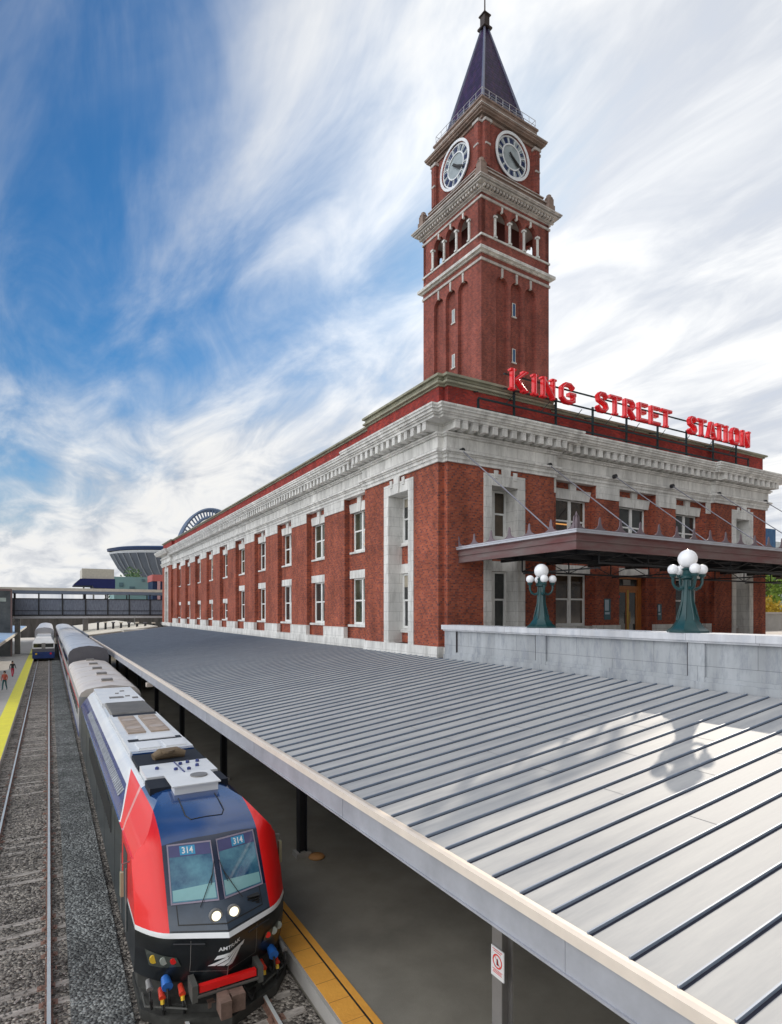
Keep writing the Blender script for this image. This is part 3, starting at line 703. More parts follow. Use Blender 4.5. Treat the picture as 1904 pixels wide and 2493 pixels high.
# corner urns on the main cornice
for sx in (-1, 1):
    for sy in (-1, 1):
        a = MB(); c = (sx*(H-.0), sy*(H-.0)); a.box(c[0]-.38, c[0]+.38, c[1]-.38, c[1]+.38, 35.02, 35.9); a.box(c[0]-.3, c[0]+.3, c[1]-.3, c[1]+.3, 35.9, 36.5)
        a.lathe([(.34, 0), (.36, .08), (.24, .2), (.22, .35), (.1, .45), (.02, .5)], (c[0], c[1], 36.5), 12); a.build('corner_urn', BROWNST, T, local=True)
st = MB(); sq(st, C2+.12, 40.95, 41.2); sq(st, C2+.34, 41.2, 41.34); sq(st, C2+.52, 41.34, 41.5); sq(st, C2+.62, 41.5, 41.62); st.build('top_cornice', BROWNST, T, local=True)
st = MB(); sq(st, C2+.66, 41.62, 41.68); st.build('cornice_lip', STONET, T, local=True)
sh = MB(); sq(sh, C2-.02, 41.68, 42.75); sq(sh, C2+.08, 42.75, 42.9); sh.build('blocking_course', BROWNST, T, local=True)
# railing round the spire
a = MB()
for k in range(4):
    q = MB(); y = -C2+.12
    for z in (43.3, 43.75): q.tube([(-C2+.12, y, z), (C2-.12, y, z)], .022, 5)
    for j in range(9): x = -C2+.12+(2*C2-.24)*j/8; q.tube([(x, y, 42.9), (x, y, 43.75)], .022, 5)
    rot_mb(q, k, a)
a.build('railing', mat('railing_grey', (.5, .5, .52), .5), T, local=True)
for k in range(4):
    for x in (-1.3, 0, 1.3):
        q = MB(); q.box(x-.38, x+.38, -2.72, -2.2, 42.9, 43.9); q.box(x-.44, x+.44, -2.78, -2.2, 43.9, 44.0)
        q2 = MB(); rot_mb(q, k, q2); q2.build('dormer', HIP, T, local=True)
SB = 2.62
a = MB(); a.add([(-SB, -SB, 42.9), (SB, -SB, 42.9), (SB, SB, 42.9), (-SB, SB, 42.9), (-.2, -.2, 52.8), (.2, -.2, 52.8), (.2, .2, 52.8), (-.2, .2, 52.8)], [(0, 1, 5, 4), (1, 2, 6, 5), (2, 3, 7, 6), (3, 0, 4, 7), (4, 5, 6, 7)])
a.build('spire_roof', SPIRE, T, local=True)
a = MB()
for sx in (-1, 1):
    for sy in (-1, 1): a.tube([(sx*SB, sy*SB, 42.9), (sx*.2, sy*.2, 52.8)], [.16, .10], 6)
a.build('hip_ridge', HIP, T, local=True)
a = MB(); sq(a, .48, 52.7, 52.85); sq(a, .3, 52.85, 53.9); sq(a, .4, 53.9, 54.0); a.lathe([(.28, 0), (.12, .35), (.07, .5), (.06, 1.9), (.02, 2.5)], (0, 0, 54.0), 8); a.build('finial', DKMETAL, T, local=True)
# small windows in the middle panels
for k in range(4):
    for z in (25.2, 21.3, 17.4):
        q = MB(); q.box(-.2, .2, -H+.30, -H+.345, z, z+1.15); q.box(-.28, .28, -H+.25, -H+.3455, z-.1, z); q2 = MB(); rot_mb(q, k, q2); w_ = q2.build('slit_window', STONEW, T, local=True)
        q = MB(); q.box(-.12, .12, -H+.285, -H+.30, z+.05, z+1.08); q2 = MB(); rot_mb(q, k, q2); q2.build('pane', BLUEGL if k in (0, 2) else CLOCKG, w_, local=True)
# clocks
for k in range(4):
    M_ = face_rot(k)
    def loc(mb): q = MB(); rot_mb(mb, k, q); return q
    y = -C2-.03; zc = 39.0; RR = 2.0
    def ring(r0, r1, y0, n=48):
        m_ = MB()
        for j in range(n):
            t0, t1 = 2*math.pi*j/n, 2*math.pi*(j+1)/n
            P = [(r0*math.sin(t0), zc+r0*math.cos(t0)), (r0*math.sin(t1), zc+r0*math.cos(t1)), (r1*math.sin(t1), zc+r1*math.cos(t1)), (r1*math.sin(t0), zc+r1*math.cos(t0))]
            m_.ext([(x, y0, z) for x, z in P], (0, .06+.3*(r0 > 1.8), 0))
        return m_
    m_ = ring(1.78, RR, y-.28); face = loc(m_).build('clock_face', CLOCKW, T, local=True)
    m_ = MB(); m_.ext([(1.8*math.sin(2*math.pi*j/40), y-.06, zc+1.8*math.cos(2*math.pi*j/40)) for j in range(40)], (0, .05, 0)); loc(m_).build('dial', CLOCKG, face, local=True)
    m_ = ring(1.62, 1.72, y-.13); 
    r2 = ring(1.0, 1.1, y-.132); m_.add(r2.v, r2.f)
    for j in range(12):
        t_ = 2*math.pi*(j+.5)/12; cx, cz = math.sin(t_), math.cos(t_)
        m_.ext([(cx*r+cz*w, y-.12, zc+cz*r-cx*w) for r, w in ((1.08, -.02), (1.64, -.03), (1.64, .03), (1.08, .02))], (0, .05, 0))
    loc(m_).build('dial_ring', CLOCKW, face, local=True)
    for j in range(12):
        m_ = MB(); t_ = 2*math.pi*j/12; cx, cz = math.sin(t_), math.cos(t_)
        for off_ in {0: (-.16, 0, .16), 1: (0,), 2: (-.07, .07), 3: (-.14, 0, .14), 4: (-.12, .05, .16), 5: (-.05, .05), 6: (-.1, .0, .13), 7: (-.15, -.03, .1, .18), 8: (-.2, -.07, .05, .17), 9: (-.12, .02, .12), 10: (-.07, .07), 11: (-.12, .02, .14)}[j]:
            m_.ext([(cx*r+cz*(off_*f+w), y-.11, zc+cz*r-cx*(off_*f+w)) for r, w, f in ((1.14, -.035, .8), (1.58, -.045, 1.1), (1.58, .045, 1.1), (1.14, .035, .8))], (0, .04, 0))
        loc(m_).build('numeral', CLOCKN, face, local=True)
    m_ = MB()
    for ang, ln, w, dy in ((R(122), 1.55, .07, 0), (R(131), 1.0, .11, .03)):
        cx, cz = math.sin(ang), math.cos(ang)
        m_.ext([(cx*r+cz*q_, y-.22+dy, zc+cz*r-cx*q_) for r, q_ in ((-.4, -w), (ln*.8, -w*1.2), (ln, 0), (ln*.8, w*1.2), (-.4, w))], (0, .025, 0))
    loc(m_).build('hands', BLK, face, local=True)

# ------------------------------------------------------------------ rooftop sign
S = thing('rooftop_sign', (29, 21.6, 9.14), 'red letters reading KING STREET STATION on a dark steel frame above the cornice', 'sign')
a = MB(); ys = 21.85
for z in (9.95, 9.45): a.box(17.3, 39.6, ys-.03, ys+.03, z-.04, z+.04)
for z in (10.72, 11.42): a.box(18.9, 39.2, ys+.02, ys+.08, z-.035, z+.035)
for x in (17.4, 19.6, 22.4, 25.1, 27.8, 30.5, 33.2, 35.9, 38.4):
    a.box(x-.05, x+.05, ys+.085, ys+.165, 9.14, 10.9 if x > 18 else 9.95)
    a.tube([(x, ys+.15, 10.3), (x+.0, ys+1.3, 10.65)], .03, 6)
for i in range(9):
    x = 19.0+i*2.3; a.tube([(x, ys+.05, 9.98), (x+.6, ys+.05, 10.6)], .02, 5)
a.box(39.5, 39.6, ys-.03, ys+.03, 9.41, 9.99)
a.build('frame', SIGNFR, S)
GL = {
 'K': (.8, [((.12, 0), (.12, 1)), ((.72, .95), (.2, .45)), ((.32, .55), (.75, .04))], [(.12, 0), (.12, 1), (.72, 1), (.72, 0)]),
 'I': (.36, [((.18, 0), (.18, 1))], [(.18, 0), (.18, 1)]),
 'N': (.8, [((.13, 0), (.13, 1)), ((.13, .95), (.67, .05)), ((.67, 0), (.67, 1))], [(.13, 0), (.13, 1), (.67, 1)]),
 'G': (.76, [((.68, .8), (.52, .95)), ((.52, .95), (.28, .95)), ((.28, .95), (.1, .75)), ((.1, .75), (.1, .25)), ((.1, .25), (.28, .05)), ((.28, .05), (.55, .05)), ((.55, .05), (.68, .2)), ((.68, .1), (.68, .48)), ((.45, .46), (.75, .46))], []),
 'S': (.66, [((.58, .8), (.45, .95)), ((.45, .95), (.2, .95)), ((.2, .95), (.09, .8)), ((.09, .8), (.13, .6)), ((.13, .6), (.5, .42)), ((.5, .42), (.57, .22)), ((.57, .22), (.45, .05)), ((.45, .05), (.2, .05)), ((.2, .05), (.07, .22))], []),
 'T': (.68, [((.34, 0), (.34, .95)), ((.04, .94), (.64, .94))], [(.34, 0)]),
 'R': (.74, [((.13, 0), (.13, 1)), ((.13, .94), (.5, .94)), ((.5, .94), (.62, .8)), ((.62, .8), (.62, .64)), ((.62, .64), (.5, .5)), ((.13, .48), (.5, .5)), ((.35, .48), (.66, .03))], [(.13, 0)]),
 'E': (.64, [((.13, 0), (.13, 1)), ((.1, .94), (.58, .94)), ((.13, .5), (.48, .5)), ((.1, .06), (.6, .06))], []),
 'A': (.78, [((.12, .03), (.36, .97)), ((.66, .03), (.42, .97)), ((.22, .33), (.56, .33))], [(.12, 0), (.66, 0)]),
 'O': (.72, [((.5, .95), (.22, .95)), ((.22, .95), (.1, .75)), ((.1, .75), (.1, .25)), ((.1, .25), (.22, .05)), ((.22, .05), (.5, .05)), ((.5, .05), (.62, .25)), ((.62, .25), (.62, .75)), ((.62, .75), (.5, .95))], []),
}
def px2x(px, yp): return yp*math.tan(R(30)+math.atan((px-952)/1442))
def letter(ch, p0, p1):
    x0, x1 = px2x(p0, ys), px2x(p1, ys); w, strokes, serifs = GL[ch]; z0, hh = 10.66, .98; sc = (x1-x0)/w
    a = MB(); th = .085; q = 0
    for (ax, az), (bx, bz) in strokes:
        A = Vector((x0+ax*sc, z0+az*hh)); Bv = Vector((x0+bx*sc, z0+bz*hh)); d = (Bv-A).normalized(); A = A-d*.03; Bv = Bv+d*.03; nn = Vector((-d.y, d.x))*th
        q += .003
        a.ext([(A.x+nn.x, ys-.22-q, A.y+nn.y), (Bv.x+nn.x, ys-.22-q, Bv.y+nn.y), (Bv.x-nn.x, ys-.22-q, Bv.y-nn.y), (A.x-nn.x, ys-.22-q, A.y-nn.y)], (0, .20+2*q, 0))
    for sx, sz in serifs:
        q += .003; X = x0+sx*sc; Z = z0+sz*hh+(.035 if sz == 0 else -.035)
        a.box(X-.17, X+.17, ys-.22-q, ys-.01+q, Z-.045, Z+.045)
    o = a.build('letter', REDL, S)
    # neon tube along each stroke
    a = MB()
    for (ax, az), (bx, bz) in strokes: a.tube([(x0+ax*sc, ys-.27, z0+az*hh), (x0+bx*sc, ys-.27, z0+bz*hh)], .018, 5)
    a.build('neon_tube', mat('neon_tube_pink', (.85, .25, .27), .3), o)
for ch, p0, p1 in (('K', 1237, 1276), ('I', 1287, 1306), ('N', 1312, 1347), ('G', 1357, 1394), ('S', 1446, 1475), ('T', 1477, 1507), ('R', 1511, 1541), ('E', 1545, 1571), ('E', 1574, 1601), ('T', 1602, 1629),
                   ('S', 1670, 1690), ('T', 1691, 1713), ('A', 1714, 1737), ('T', 1737, 1755), ('I', 1757, 1767), ('O', 1772, 1794), ('N', 1798, 1819)):
    letter(ch, p0, p1)

# ------------------------------------------------------------------ entrance marquee
Mq = thing('entrance_marquee', (30, 18.6, 2.3), 'maroon iron entrance marquee with pointed cresting hung from rods over the doors', 'marquee')
mx0, mx1, my0, my1 = 16.4, 43.6, 15.1, 22.14
a = MB(); a.box(mx0, mx1, my0, my1, 2.62, 2.70); a.build('roof_panel', mat('marquee_glass', (.10, .09, .09), .4), Mq)
a = MB()
for z0, z1, p in ((2.25, 2.31, .03), (2.31, 2.56, 0), (2.56, 2.61, .05), (2.61, 2.80, .02), (2.80, 2.84, .08)):
    a.box(mx0-p, mx1+p, my0-p, my0+.12, z0, z1); a.box(mx0-p, mx0+.12, my0+.12, my1, z0, z1); a.box(mx1-.12, mx1+p, my0+.12, my1, z0, z1)
a.build('fascia', MARQ, Mq)
a = MB()
for z0, z1, p in ((2.84, 2.93, .14), (2.93, 2.97, .17)):
    a.box(mx0-p, mx1+p, my0-p, my0+.12, z0, z1); a.box(mx0-p, mx0+.12, my0+.12, my1, z0, z1); a.box(mx1-.12, mx1+p, my0+.12, my1, z0, z1)
a.build('top_rail', MARQT, Mq)
def crest(n_, L_):
    P = []
    sp = L_/n_
    for i in range(n_):
        for f, h in ((0, .50), (.045, .42), (.06, .26), (.12, .12), (.25, .045), (.5, .02), (.75, .045), (.88, .12), (.94, .24), (.955, .42)): P.append((i*sp+f*sp, h))
    P.append((L_, .50)); return P
cr = MB()
P = crest(24, mx1-mx0)
for i in range(len(P)-1): cr.ext([(mx0+P[i][0], my0-.1, 2.97), (mx0+P[i+1][0], my0-.1, 2.97), (mx0+P[i+1][0], my0-.1, 2.97+P[i+1][1]), (mx0+P[i][0], my0-.1, 2.97+P[i][1])], (0, .03, 0))
P = crest(6, my1-my0-.1)
for i in range(len(P)-1): cr.ext([(mx0-.1, my0+P[i][0], 2.97), (mx0-.1, my0+P[i+1][0], 2.97), (mx0-.1, my0+P[i+1][0], 2.97+P[i+1][1]), (mx0-.1, my0+P[i][0], 2.97+P[i][1])], (.03, 0, 0))
cr.lathe([(.05, 0), (.07, .2), (.03, .45), (.05, .5), (.01, .62)], (mx0-.08, my0-.08, 2.97), 8)
cr.build('cresting', mat('cresting_iron', (.17, .13, .15), .5, .2), Mq)
a = MB()
for x in (16.5, 18.9, 21.9, 24.9, 27.9, 30.9, 33.9, 36.9, 39.9, 43.0): a.box(x, x+.12, my0+.13, my1, 2.36, 2.615)
for y in (15.6, 17.4, 19.2, 21.0): a.box(mx0+.13, mx1-.13, y, y+.1, 2.40, 2.618)
a.build('beams', DKST, Mq)
a = MB()
for y, z in ((16.2, 1.95), (20.6, 1.85)):
    a.box(18.9, mx1-.5, y, y+.06, z-.05, z+.03)
    for i in range(8):
        x = 18.9+i*3.0; a.tube([(x, y+.03, z), (x, y+.03, 2.4)], .035, 6); a.tube([(x, y+.03, z), (x+1.5, y+.03, 2.38)], .022, 5); a.tube([(x+3, y+.03, z), (x+1.5, y+.03, 2.38)], .022, 5)
for x in (18.93, 24.93, 30.93, 36.93):
    a.box(x, x+.05, 16.2, 20.6, 1.72, 1.78)
a.build('truss', DKST, Mq)
for x in (16.5, 22.0, 26.9, 31.9, 36.6, 41.9):
    a = MB(); a.tube([(x, 22.0, 7.42), (x, 16.35, 3.0)], .028, 6)
    if x > 16.6: pass
    rd = a.build('suspension_rod', ROD, Mq)
    a = MB(); a.tube([(x, 22.1, 7.42), (x, 21.92, 7.42)], .12, 10); a.tube([(x, 16.45, 3.08), (x, 16.2, 2.8)], .06, 8); a.build('anchor', DKST, rd)

# ------------------------------------------------------------------ plaza parapet and lamps
t = thing('plaza_parapet', (15.9, 10, -2.2), 'weathered grey granite parapet wall running from the station corner above the canopy', 'wall')
a = MB(); PY0, PY1 = -8.0, 22.1
a.box(15.62, 16.35, PY0, PY1, -2.4, -.86); a.box(15.50, 16.4, PY0, PY1, -2.4, -1.92)
a.box(15.56, 16.37, PY0, PY1, -1.92, -1.80)
for y in (21.2, 15.75, 9.75, 3.8, -2): a.box(15.54, 16.36, y-.0, y+.85 if y > 20 else y+.5, -1.92, -.861)
a.build('wall_face', PARAPET, t)
a = MB(); a.box(15.48, 16.42, PY0, PY1+.0, -.86, -.80); a.box(15.42, 16.46, PY0, PY1+.05, -.80, -.60); a.build('coping', stone_mat('coping_pale', (.66, .67, .70), (1.9, .5), stain=(.42, .46, .52), amt=.7), t)
a = MB()
for y in (21.19, 16.26, 10.26, 4.31, -1.49): a.box(15.535, 15.62, y-.02, y-.0, -1.80, -.862)
a.build('joint', mat('joint_dark', (.05, .045, .05), .9), t)
def lamp(y, label):
    x, z = 15.92, -.6
    L_ = thing('street_lamp', (x, y, z), label, 'street lamp', 'teal five globe lamps on the parapet')
    a = MB()
    def octo(h, r): return (r*1.0, h)
    a.lathe([(.56, 0), (.56, .06), (.50, .10), (.44, .15), (.31, .33), (.22, .55), (.165, .85), (.14, 1.2), (.13, 1.52), (.21, 1.56), (.21, 1.62), (.15, 1.66), (.13, 1.78), (.17, 1.82), (.12, 1.86)], (x, y, z), 8)
    for k in range(8):
        an = 2*math.pi*(k+.5)/8; a.tube([(x+.3*math.cos(an), y+.3*math.sin(an), z+.36), (x+.16*math.cos(an), y+.16*math.sin(an), z+.9), (x+.125*math.cos(an), y+.125*math.sin(an), z+1.5)], .02, 5)
    a.build('column', TEAL, L_, smooth=True, ang=25)
    for k in range(4):
        an = R(60)+k*math.pi/2; c, s_ = math.cos(an), math.sin(an)
        a = MB(); a.tube([(x+r*c, y+r*s_, z+h) for r, h in ((.13, 1.28), (.25, 1.24), (.36, 1.30), (.42, 1.42), (.42, 1.60))], [.055, .045, .04, .04, .05], 8)
        a.lathe([(.03, 0), (.09, .03), (.10, .09), (.06, .10)], (x+.42*c, y+.42*s_, z+1.58), 12)
        for q in range(5): tt = q/4*math.pi; pass
        ar = a.build('arm', TEAL, L_, smooth=True, ang=40)
        a = MB(); a.ball((x+.42*c, y+.42*s_, z+1.81), .15, 20); a.build('globe', GLOBE, ar, smooth=True)
    a = MB(); a.ball((x, y, z+2.12), .265, 28); a.build('globe', GLOBE, L_, smooth=True)
lamp(16.35, 'farther and smaller teal five globe lamp on the parapet, left of the doors')
lamp(10.5, 'nearer and larger teal five globe lamp on the parapet, right of the doors')

# ------------------------------------------------------------------ locomotive
XC = 2.86; Z0 = RAIL_Z
def lerp(tab, v):
    if v <= tab[0][0]: return tab[0][1]
    for (a0, b0), (a1, b1) in zip(tab, tab[1:]):
        if v <= a1: return b0+(b1-b0)*(v-a0)/(a1-a0)
    return tab[-1][1]
TIP = [(.45, 11.08), (.9, 10.92), (1.38, 10.86), (1.48, 10.93), (1.85, 11.40), (2.3, 11.75), (2.8, 12.15), (2.95, 12.5), (3.1, 13.05), (3.2, 13.7), (3.3, 14.6), (3.36, 15.0)]
VEE = [(.4, .52), (1.42, .54), (1.6, .46), (1.85, .30), (2.8, .20), (3.2, .12), (3.36, .05)]
def fY(x, z):
    e_ = max(0, abs(x)-.95)/.5
    return lerp(TIP, z)+lerp(VEE, z)*abs(x)+.38*e_*e_
PROF = [(1.46, .50), (1.46, 1.38), (1.46, 1.46), (1.46, 2.0), (1.43, 2.5), (1.36, 2.66), (.97, 3.12), (.86, 3.20), (.45, 3.29), (0, 3.32)]
def ztop(x):
    x = abs(x); pr = [(p[0], p[1]) for p in PROF[4:]][::-1]
    for (a0, b0), (a1, b1) in zip(pr, pr[1:]):
        if x <= a1+1e-6: return b0+(b1-b0)*(x-a0)/(a1-a0)
    return 2.5
Lc = thing('locomotive', (XC, 22, Z0), 'red, blue and black locomotive numbered 314 leading the nearest train', 'locomotive')
LM = [LBLACK, WPAINT, LRED, LGREY, LNAVY, LBLUE, ROOFW, LGREEN, mat('red_sheen', (.85, .30, .28), .3, coat=.6)]  # the pink band is gloss on the red, painted as colour
NAVYW = mat('windshield_surround', (.012, .022, .055), .25, coat=.5)
LM.append(NAVYW)
bd = MB()
xs = [-1.46, -1.43, -1.36, -1.25, -1.14, -1.04, -.95, -.75, -.45, -.2, 0, .2, .45, .75, .95, 1.04, 1.14, 1.25, 1.36, 1.43, 1.46]
base = [.50, .8, 1.1, 1.38, 1.46, 1.6, 1.72, 1.85, 2.0, 2.25, 2.5]
cols = []
for x in xs:
    zt = ztop(x) if abs(x) < 1.43 else 2.5 if abs(x) < 1.45 else 2.5
    zs_ = base+[2.5+(zt-2.5)*f for f in (.2, .4, .56, .7, .82, .92, 1.0)]
    cols.append(zs_)
nz = len(cols[0])
V_ = []; 
for x, zs_ in zip(xs, cols):
    for z in zs_: V_.append((XC+x, fY(x, z), Z0+z))
F_, Mi = [], []
for i in range(len(xs)-1):
    for j in range(nz-1):
        xm = abs(xs[i]+xs[i+1])/2; zm = (cols[i][j]+cols[i][j+1]+cols[i+1][j]+cols[i+1][j+1])/4
        if cols[i][j] == cols[i][j+1] and cols[i+1][j] == cols[i+1][j+1]: continue
        m_ = 0 if j < 3 else 1 if j == 3 else 2 if xm > .95 else 3 if zm < 1.85 else 9 if zm < 2.80 else 5
        F_.append((i*nz+j, (i+1)*nz+j, (i+1)*nz+j+1, i*nz+j+1)); Mi.append(m_)
n0 = len(bd.v); bd.v += V_; bd.f += F_; bd.m += Mi
# body loft: same profile, rows at different Y
full = [(-1.46, z) for z in base]+[(x, ztop(x)) for x in xs[1:-1]]+[(1.46, z) for z in base[::-1]]
def rowY(k, x, z):
    ax = abs(x)
    if k == 0: return fY(x, z)
    sh_ = max(0, min(1, (1.40-ax)/.5))       # 0 at the side, 1 at the roof edge
    if k == 1: return max(fY(x, z)+.02, 14.35+sh_*1.0) if ax > .9 or True else 15
    if k == 2: return 14.5+sh_*1.1 if z > 2 else 14.5
    if k == 3: return 14.95+sh_*2.6 if z > 2 else 15
    if k == 4: return 15.1+sh_*2.85 if z > 2 else 15.2
    if k == 5: return 24
    return 34.3
rows = []
for k in range(7): rows.append([(XC+x, rowY(k, x, z), Z0+z) for x, z in full])
nf = len(full); base_i = len(bd.v)
for r in rows: bd.v += r
for k in range(6):
    for i in range(nf-1):
        xm = abs(full[i][0]+full[i+1][0])/2; zm = (full[i][1]+full[i+1][1])/2
        if zm < 1.38: m_ = 7 if k > 0 else 0
        elif zm < 1.46: m_ = 7 if k > 0 else 1
        elif zm < 2.499: m_ = 2 if k == 0 else 7
        elif xm > .95:
            m_ = 2 if k in (0, 2) else 8 if k == 1 else 1 if k == 3 else 4 if xm > 1.12 else 6
        else: m_ = 5 if k == 0 else 6
        bd.f.append((base_i+k*nf+i, base_i+k*nf+i+1, base_i+(k+1)*nf+i+1, base_i+(k+1)*nf+i)); bd.m.append(m_)
bd.f.append(tuple(base_i+6*nf+i for i in range(nf))); bd.m.append(7)
body = bd.build('body', LM, Lc, smooth=True, ang=28)
def patch(P, name, m, par, off=.012, sub=8):
    """P: 2-D quads [(x,z)*4] laid on the nose surface"""
    a = MB()
    for q in P:
        V = []; s_ = sub
        for i in range(s_+1):
            for j in range(s_+1):
                u, v = i/s_, j/s_
                x = (q[0][0]*(1-u)+q[1][0]*u)*(1-v)+(q[3][0]*(1-u)+q[2][0]*u)*v
                z = (q[0][1]*(1-u)+q[1][1]*u)*(1-v)+(q[3][1]*(1-u)+q[2][1]*u)*v
                V.append((XC+x, fY(x, z)-off, Z0+z))
        a.add(V, [(i*(s_+1)+j, (i+1)*(s_+1)+j, (i+1)*(s_+1)+j+1, i*(s_+1)+j+1) for i in range(s_) for j in range(s_)])
    return a.build(name, m, par, smooth=True)
for s in (-1, 1):
    w_ = patch([[(s*.07, 1.88), (s*.86, 1.88), (s*.84, 2.74), (s*.07, 2.74)]], 'windshield', LGLASS, Lc, .012)
    fr_ = []
    for q in ([(s*.05, 1.855), (s*.885, 1.855), (s*.885, 1.88), (s*.05, 1.88)], [(s*.05, 2.74), (s*.865, 2.74), (s*.865, 2.765), (s*.05, 2.765)], [(s*.86, 1.88), (s*.885, 1.88), (s*.865, 2.74), (s*.84, 2.74)], [(s*.05, 1.88), (s*.07, 1.88), (s*.07, 2.74), (s*.05, 2.74)]): fr_.append(q)
    patch(fr_, 'gasket', mat('gasket_grey', (.30, .26, .34), .5), w_, .02)
    patch([[(s*.08, 2.56), (s*.84, 2.56), (s*.835, 2.735), (s*.08, 2.735)]], 'sun_strip', mat('sun_strip', (.08, .08, .20), .2, coat=.8), w_, .016)
    patch([[(s*.09, 1.90), (s*.84, 1.90), (s*.835, 2.06), (s*.09, 2.12)]], 'dash_reflection', mat('reflection_teal', (.25, .48, .50), .2, coat=.8), w_, .015)  # pale patch on the glass, a reflection painted as colour
    patch([[(s*.50-.14, 2.58), (s*.50+.14, 2.58), (s*.50+.14, 2.725), (s*.50-.14, 2.725)]], 'number_plate', mat('number_blue', (.05, .30, .52), .4), w_, .020)
    a = MB()          # wiper
    pts = [(s*.40, 1.80), (s*.30, 1.95), (s*.10, 2.28)]
    a.tube([(XC+x, fY(x, z)-.05, Z0+z) for x, z in pts], .008, 5); a.tube([(XC+x, fY(x, z)-.04, Z0+z) for x, z in ((s*.16, 2.1), (s*.05, 2.45))], .007, 5); a.build('wiper', BLK, Lc)
def text_mesh(txt, size, mapf, name, m, par, bold=.0, parts=1):
    cu = bpy.data.curves.new('t', 'FONT'); cu.body = txt; cu.size = size; cu.align_x = 'CENTER'; cu.align_y = 'CENTER'; cu.offset = bold; cu.resolution_u = 3
    ob = bpy.data.objects.new('t', cu); COL.objects.link(ob); dg = bpy.context.evaluated_depsgraph_get(); dg.update()
    me = bpy.data.meshes.new_from_object(ob.evaluated_get(dg)); bpy.data.objects.remove(ob)
    o0 = origin(par)
    for v in me.vertices: v.co = Vector(mapf(v.co.x, v.co.y))-o0
    me.materials.clear(); me.materials.append(m); o = bpy.data.objects.new(name, me); COL.objects.link(o); o.parent = par; return o
for s in (-1, 1):
    text_mesh('314', .14, lambda u, v, s=s: (XC+s*.50+u, fY(s*.50+u, 2.65+v)-.026, Z0+2.65+v), 'number', WPAINT, Lc, .003)
# nose logo: slanted swooshes and lettering
lg = []
def sl_(x, z): return (x+(z-1.12)*.9, z)
for k in range(3):
    x0, x1 = -.30+k*.15, -.30+k*.15+.12
    lg.append([(x0-.04, .84), (x1-.04, .84), (.19+k*.04, 1.12), (.15+k*.04, 1.12)])
patch(lg, 'emblem', WPAINT, Lc, .014, 4)
patch([[(-.24, .96), (-.19, 1.04), (.33, 1.18), (.30, 1.11)]], 'emblem', WPAINT, Lc, .0155, 5)
text_mesh('AMTRAK', .10, lambda u, v: (XC+.03+u, fY(.03+u, 1.20+v+.22*u)-.015, Z0+1.20+v+.22*u), 'lettering', WPAINT, Lc, .002)
# headlights
for x in (-.16, .17):
    a = MB(); y = fY(x, 1.66)
    a.tube([(XC+x, y+.05, Z0+1.66), (XC+x, y-.05, Z0+1.68)], .12, 20); hl = a.build('headlight', GREYST, Lc, smooth=True, ang=40)
    a = MB(); a.tube([(XC+x, y-.04, Z0+1.68), (XC+x, y-.058, Z0+1.684)], [.09, .08], 20); a.build('lens', LAMPY, hl)
# grey panel seams and handrails on the nose
patch([[(-.94, 1.475), (.94, 1.475), (.94, 1.49), (-.94, 1.49)], [(-.80, 1.56), (.80, 1.56), (.80, 1.575), (-.80, 1.575)], [(-.8, 1.56), (-.785, 1.56), (-.785, 1.84), (-.8, 1.84)], [(.785, 1.56), (.8, 1.56), (.8, 1.84), (.785, 1.84)]], 'panel_seam', BLK, Lc, .006)
a = MB()
for j in range(4): a.box(XC+.50, XC+.74, fY(.62, 1.68)-.03, fY(.62, 1.68)+.1, Z0+1.62+j*.045, Z0+1.635+j*.045)
a.build('grille', BLK, Lc)
# side lamp clusters
for s in (-1, 1):
    a = MB(); zc = .96
    xx = s*1.0; patch([[(s*.76, .84), (s*1.26, .80), (s*1.32, 1.10), (s*.84, 1.02)]], 'lamp_bezel', mat('bezel', (.06, .07, .06), .3, coat=.5), Lc, .01)
    for x, m_, r in ((s*1.19, LAMPA if s < 0 else LAMPG, .075), (s*1.04, LAMPG, .07), (s*.89, LAMPR, .055)):
        a = MB(); y = fY(x, zc); a.tube([(XC+x, y+.03, Z0+zc-.01), (XC+x, y-.03, Z0+zc)], r, 14); a.build('marker_lamp', m_, Lc, smooth=True, ang=40)
# pilot, coupler, hoses, step bar
a = MB()
P = [(-1.4, 12.2), (-1.0, 11.65), (0, 11.15), (1.0, 11.65), (1.4, 12.2), (1.4, 13.5), (-1.4, 13.5)]
a.prism([(XC+x, y) for x, y in P], Z0+.20, Z0+.50); a.prism([(XC+x*.97, y-.30) for x, y in P], Z0+.05, Z0+.20); a.prism([(XC+x*1.0, y-.48) for x, y in P], Z0-.14, Z0+.05); a.build('pilot', mat('pilot_dark', (.05, .05, .045), .6, var=.4, vscale=4), Lc)
a = MB()
a.box(XC-.14, XC+.14, 10.75, 11.3, Z0+.26, Z0+.44); a.box(XC-.24, XC-.05, 10.5, 10.85, Z0+.16, Z0+.46); a.box(XC-.02, XC+.22, 10.6, 10.82, Z0+.16, Z0+.46); a.box(XC-.35, XC+.35, 11.0, 11.12, Z0+.12, Z0+.22); a.build('coupler', RUST, Lc)
a = MB()
a.ext([(XC-.52, 10.92, Z0+.50), (XC+.52, 10.92, Z0+.50), (XC+.52, 10.92, Z0+.62), (XC-.52, 10.92, Z0+.62)], (0, .1, 0)); a.build('buffer_beam', LRED, Lc)
a = MB(); a.box(XC-.56, XC+.56, 10.86, 10.91, Z0+.45, Z0+.48)
for x in (-.6, .6): a.box(XC+x-.05, XC+x+.05, 10.90, 11.3, Z0+.36, Z0+.66)
for s in (-1, 1): a.tube([(XC+s*.7, 11.5, Z0+.24), (XC+s*.7, 11.1, Z0+.18), (XC+s*1.35, 11.55, Z0+.18), (XC+s*1.35, 11.9, Z0+.24)], .02, 6)
a.build('cut_lever', mat('lever_grey', (.10, .10, .09), .6), Lc)
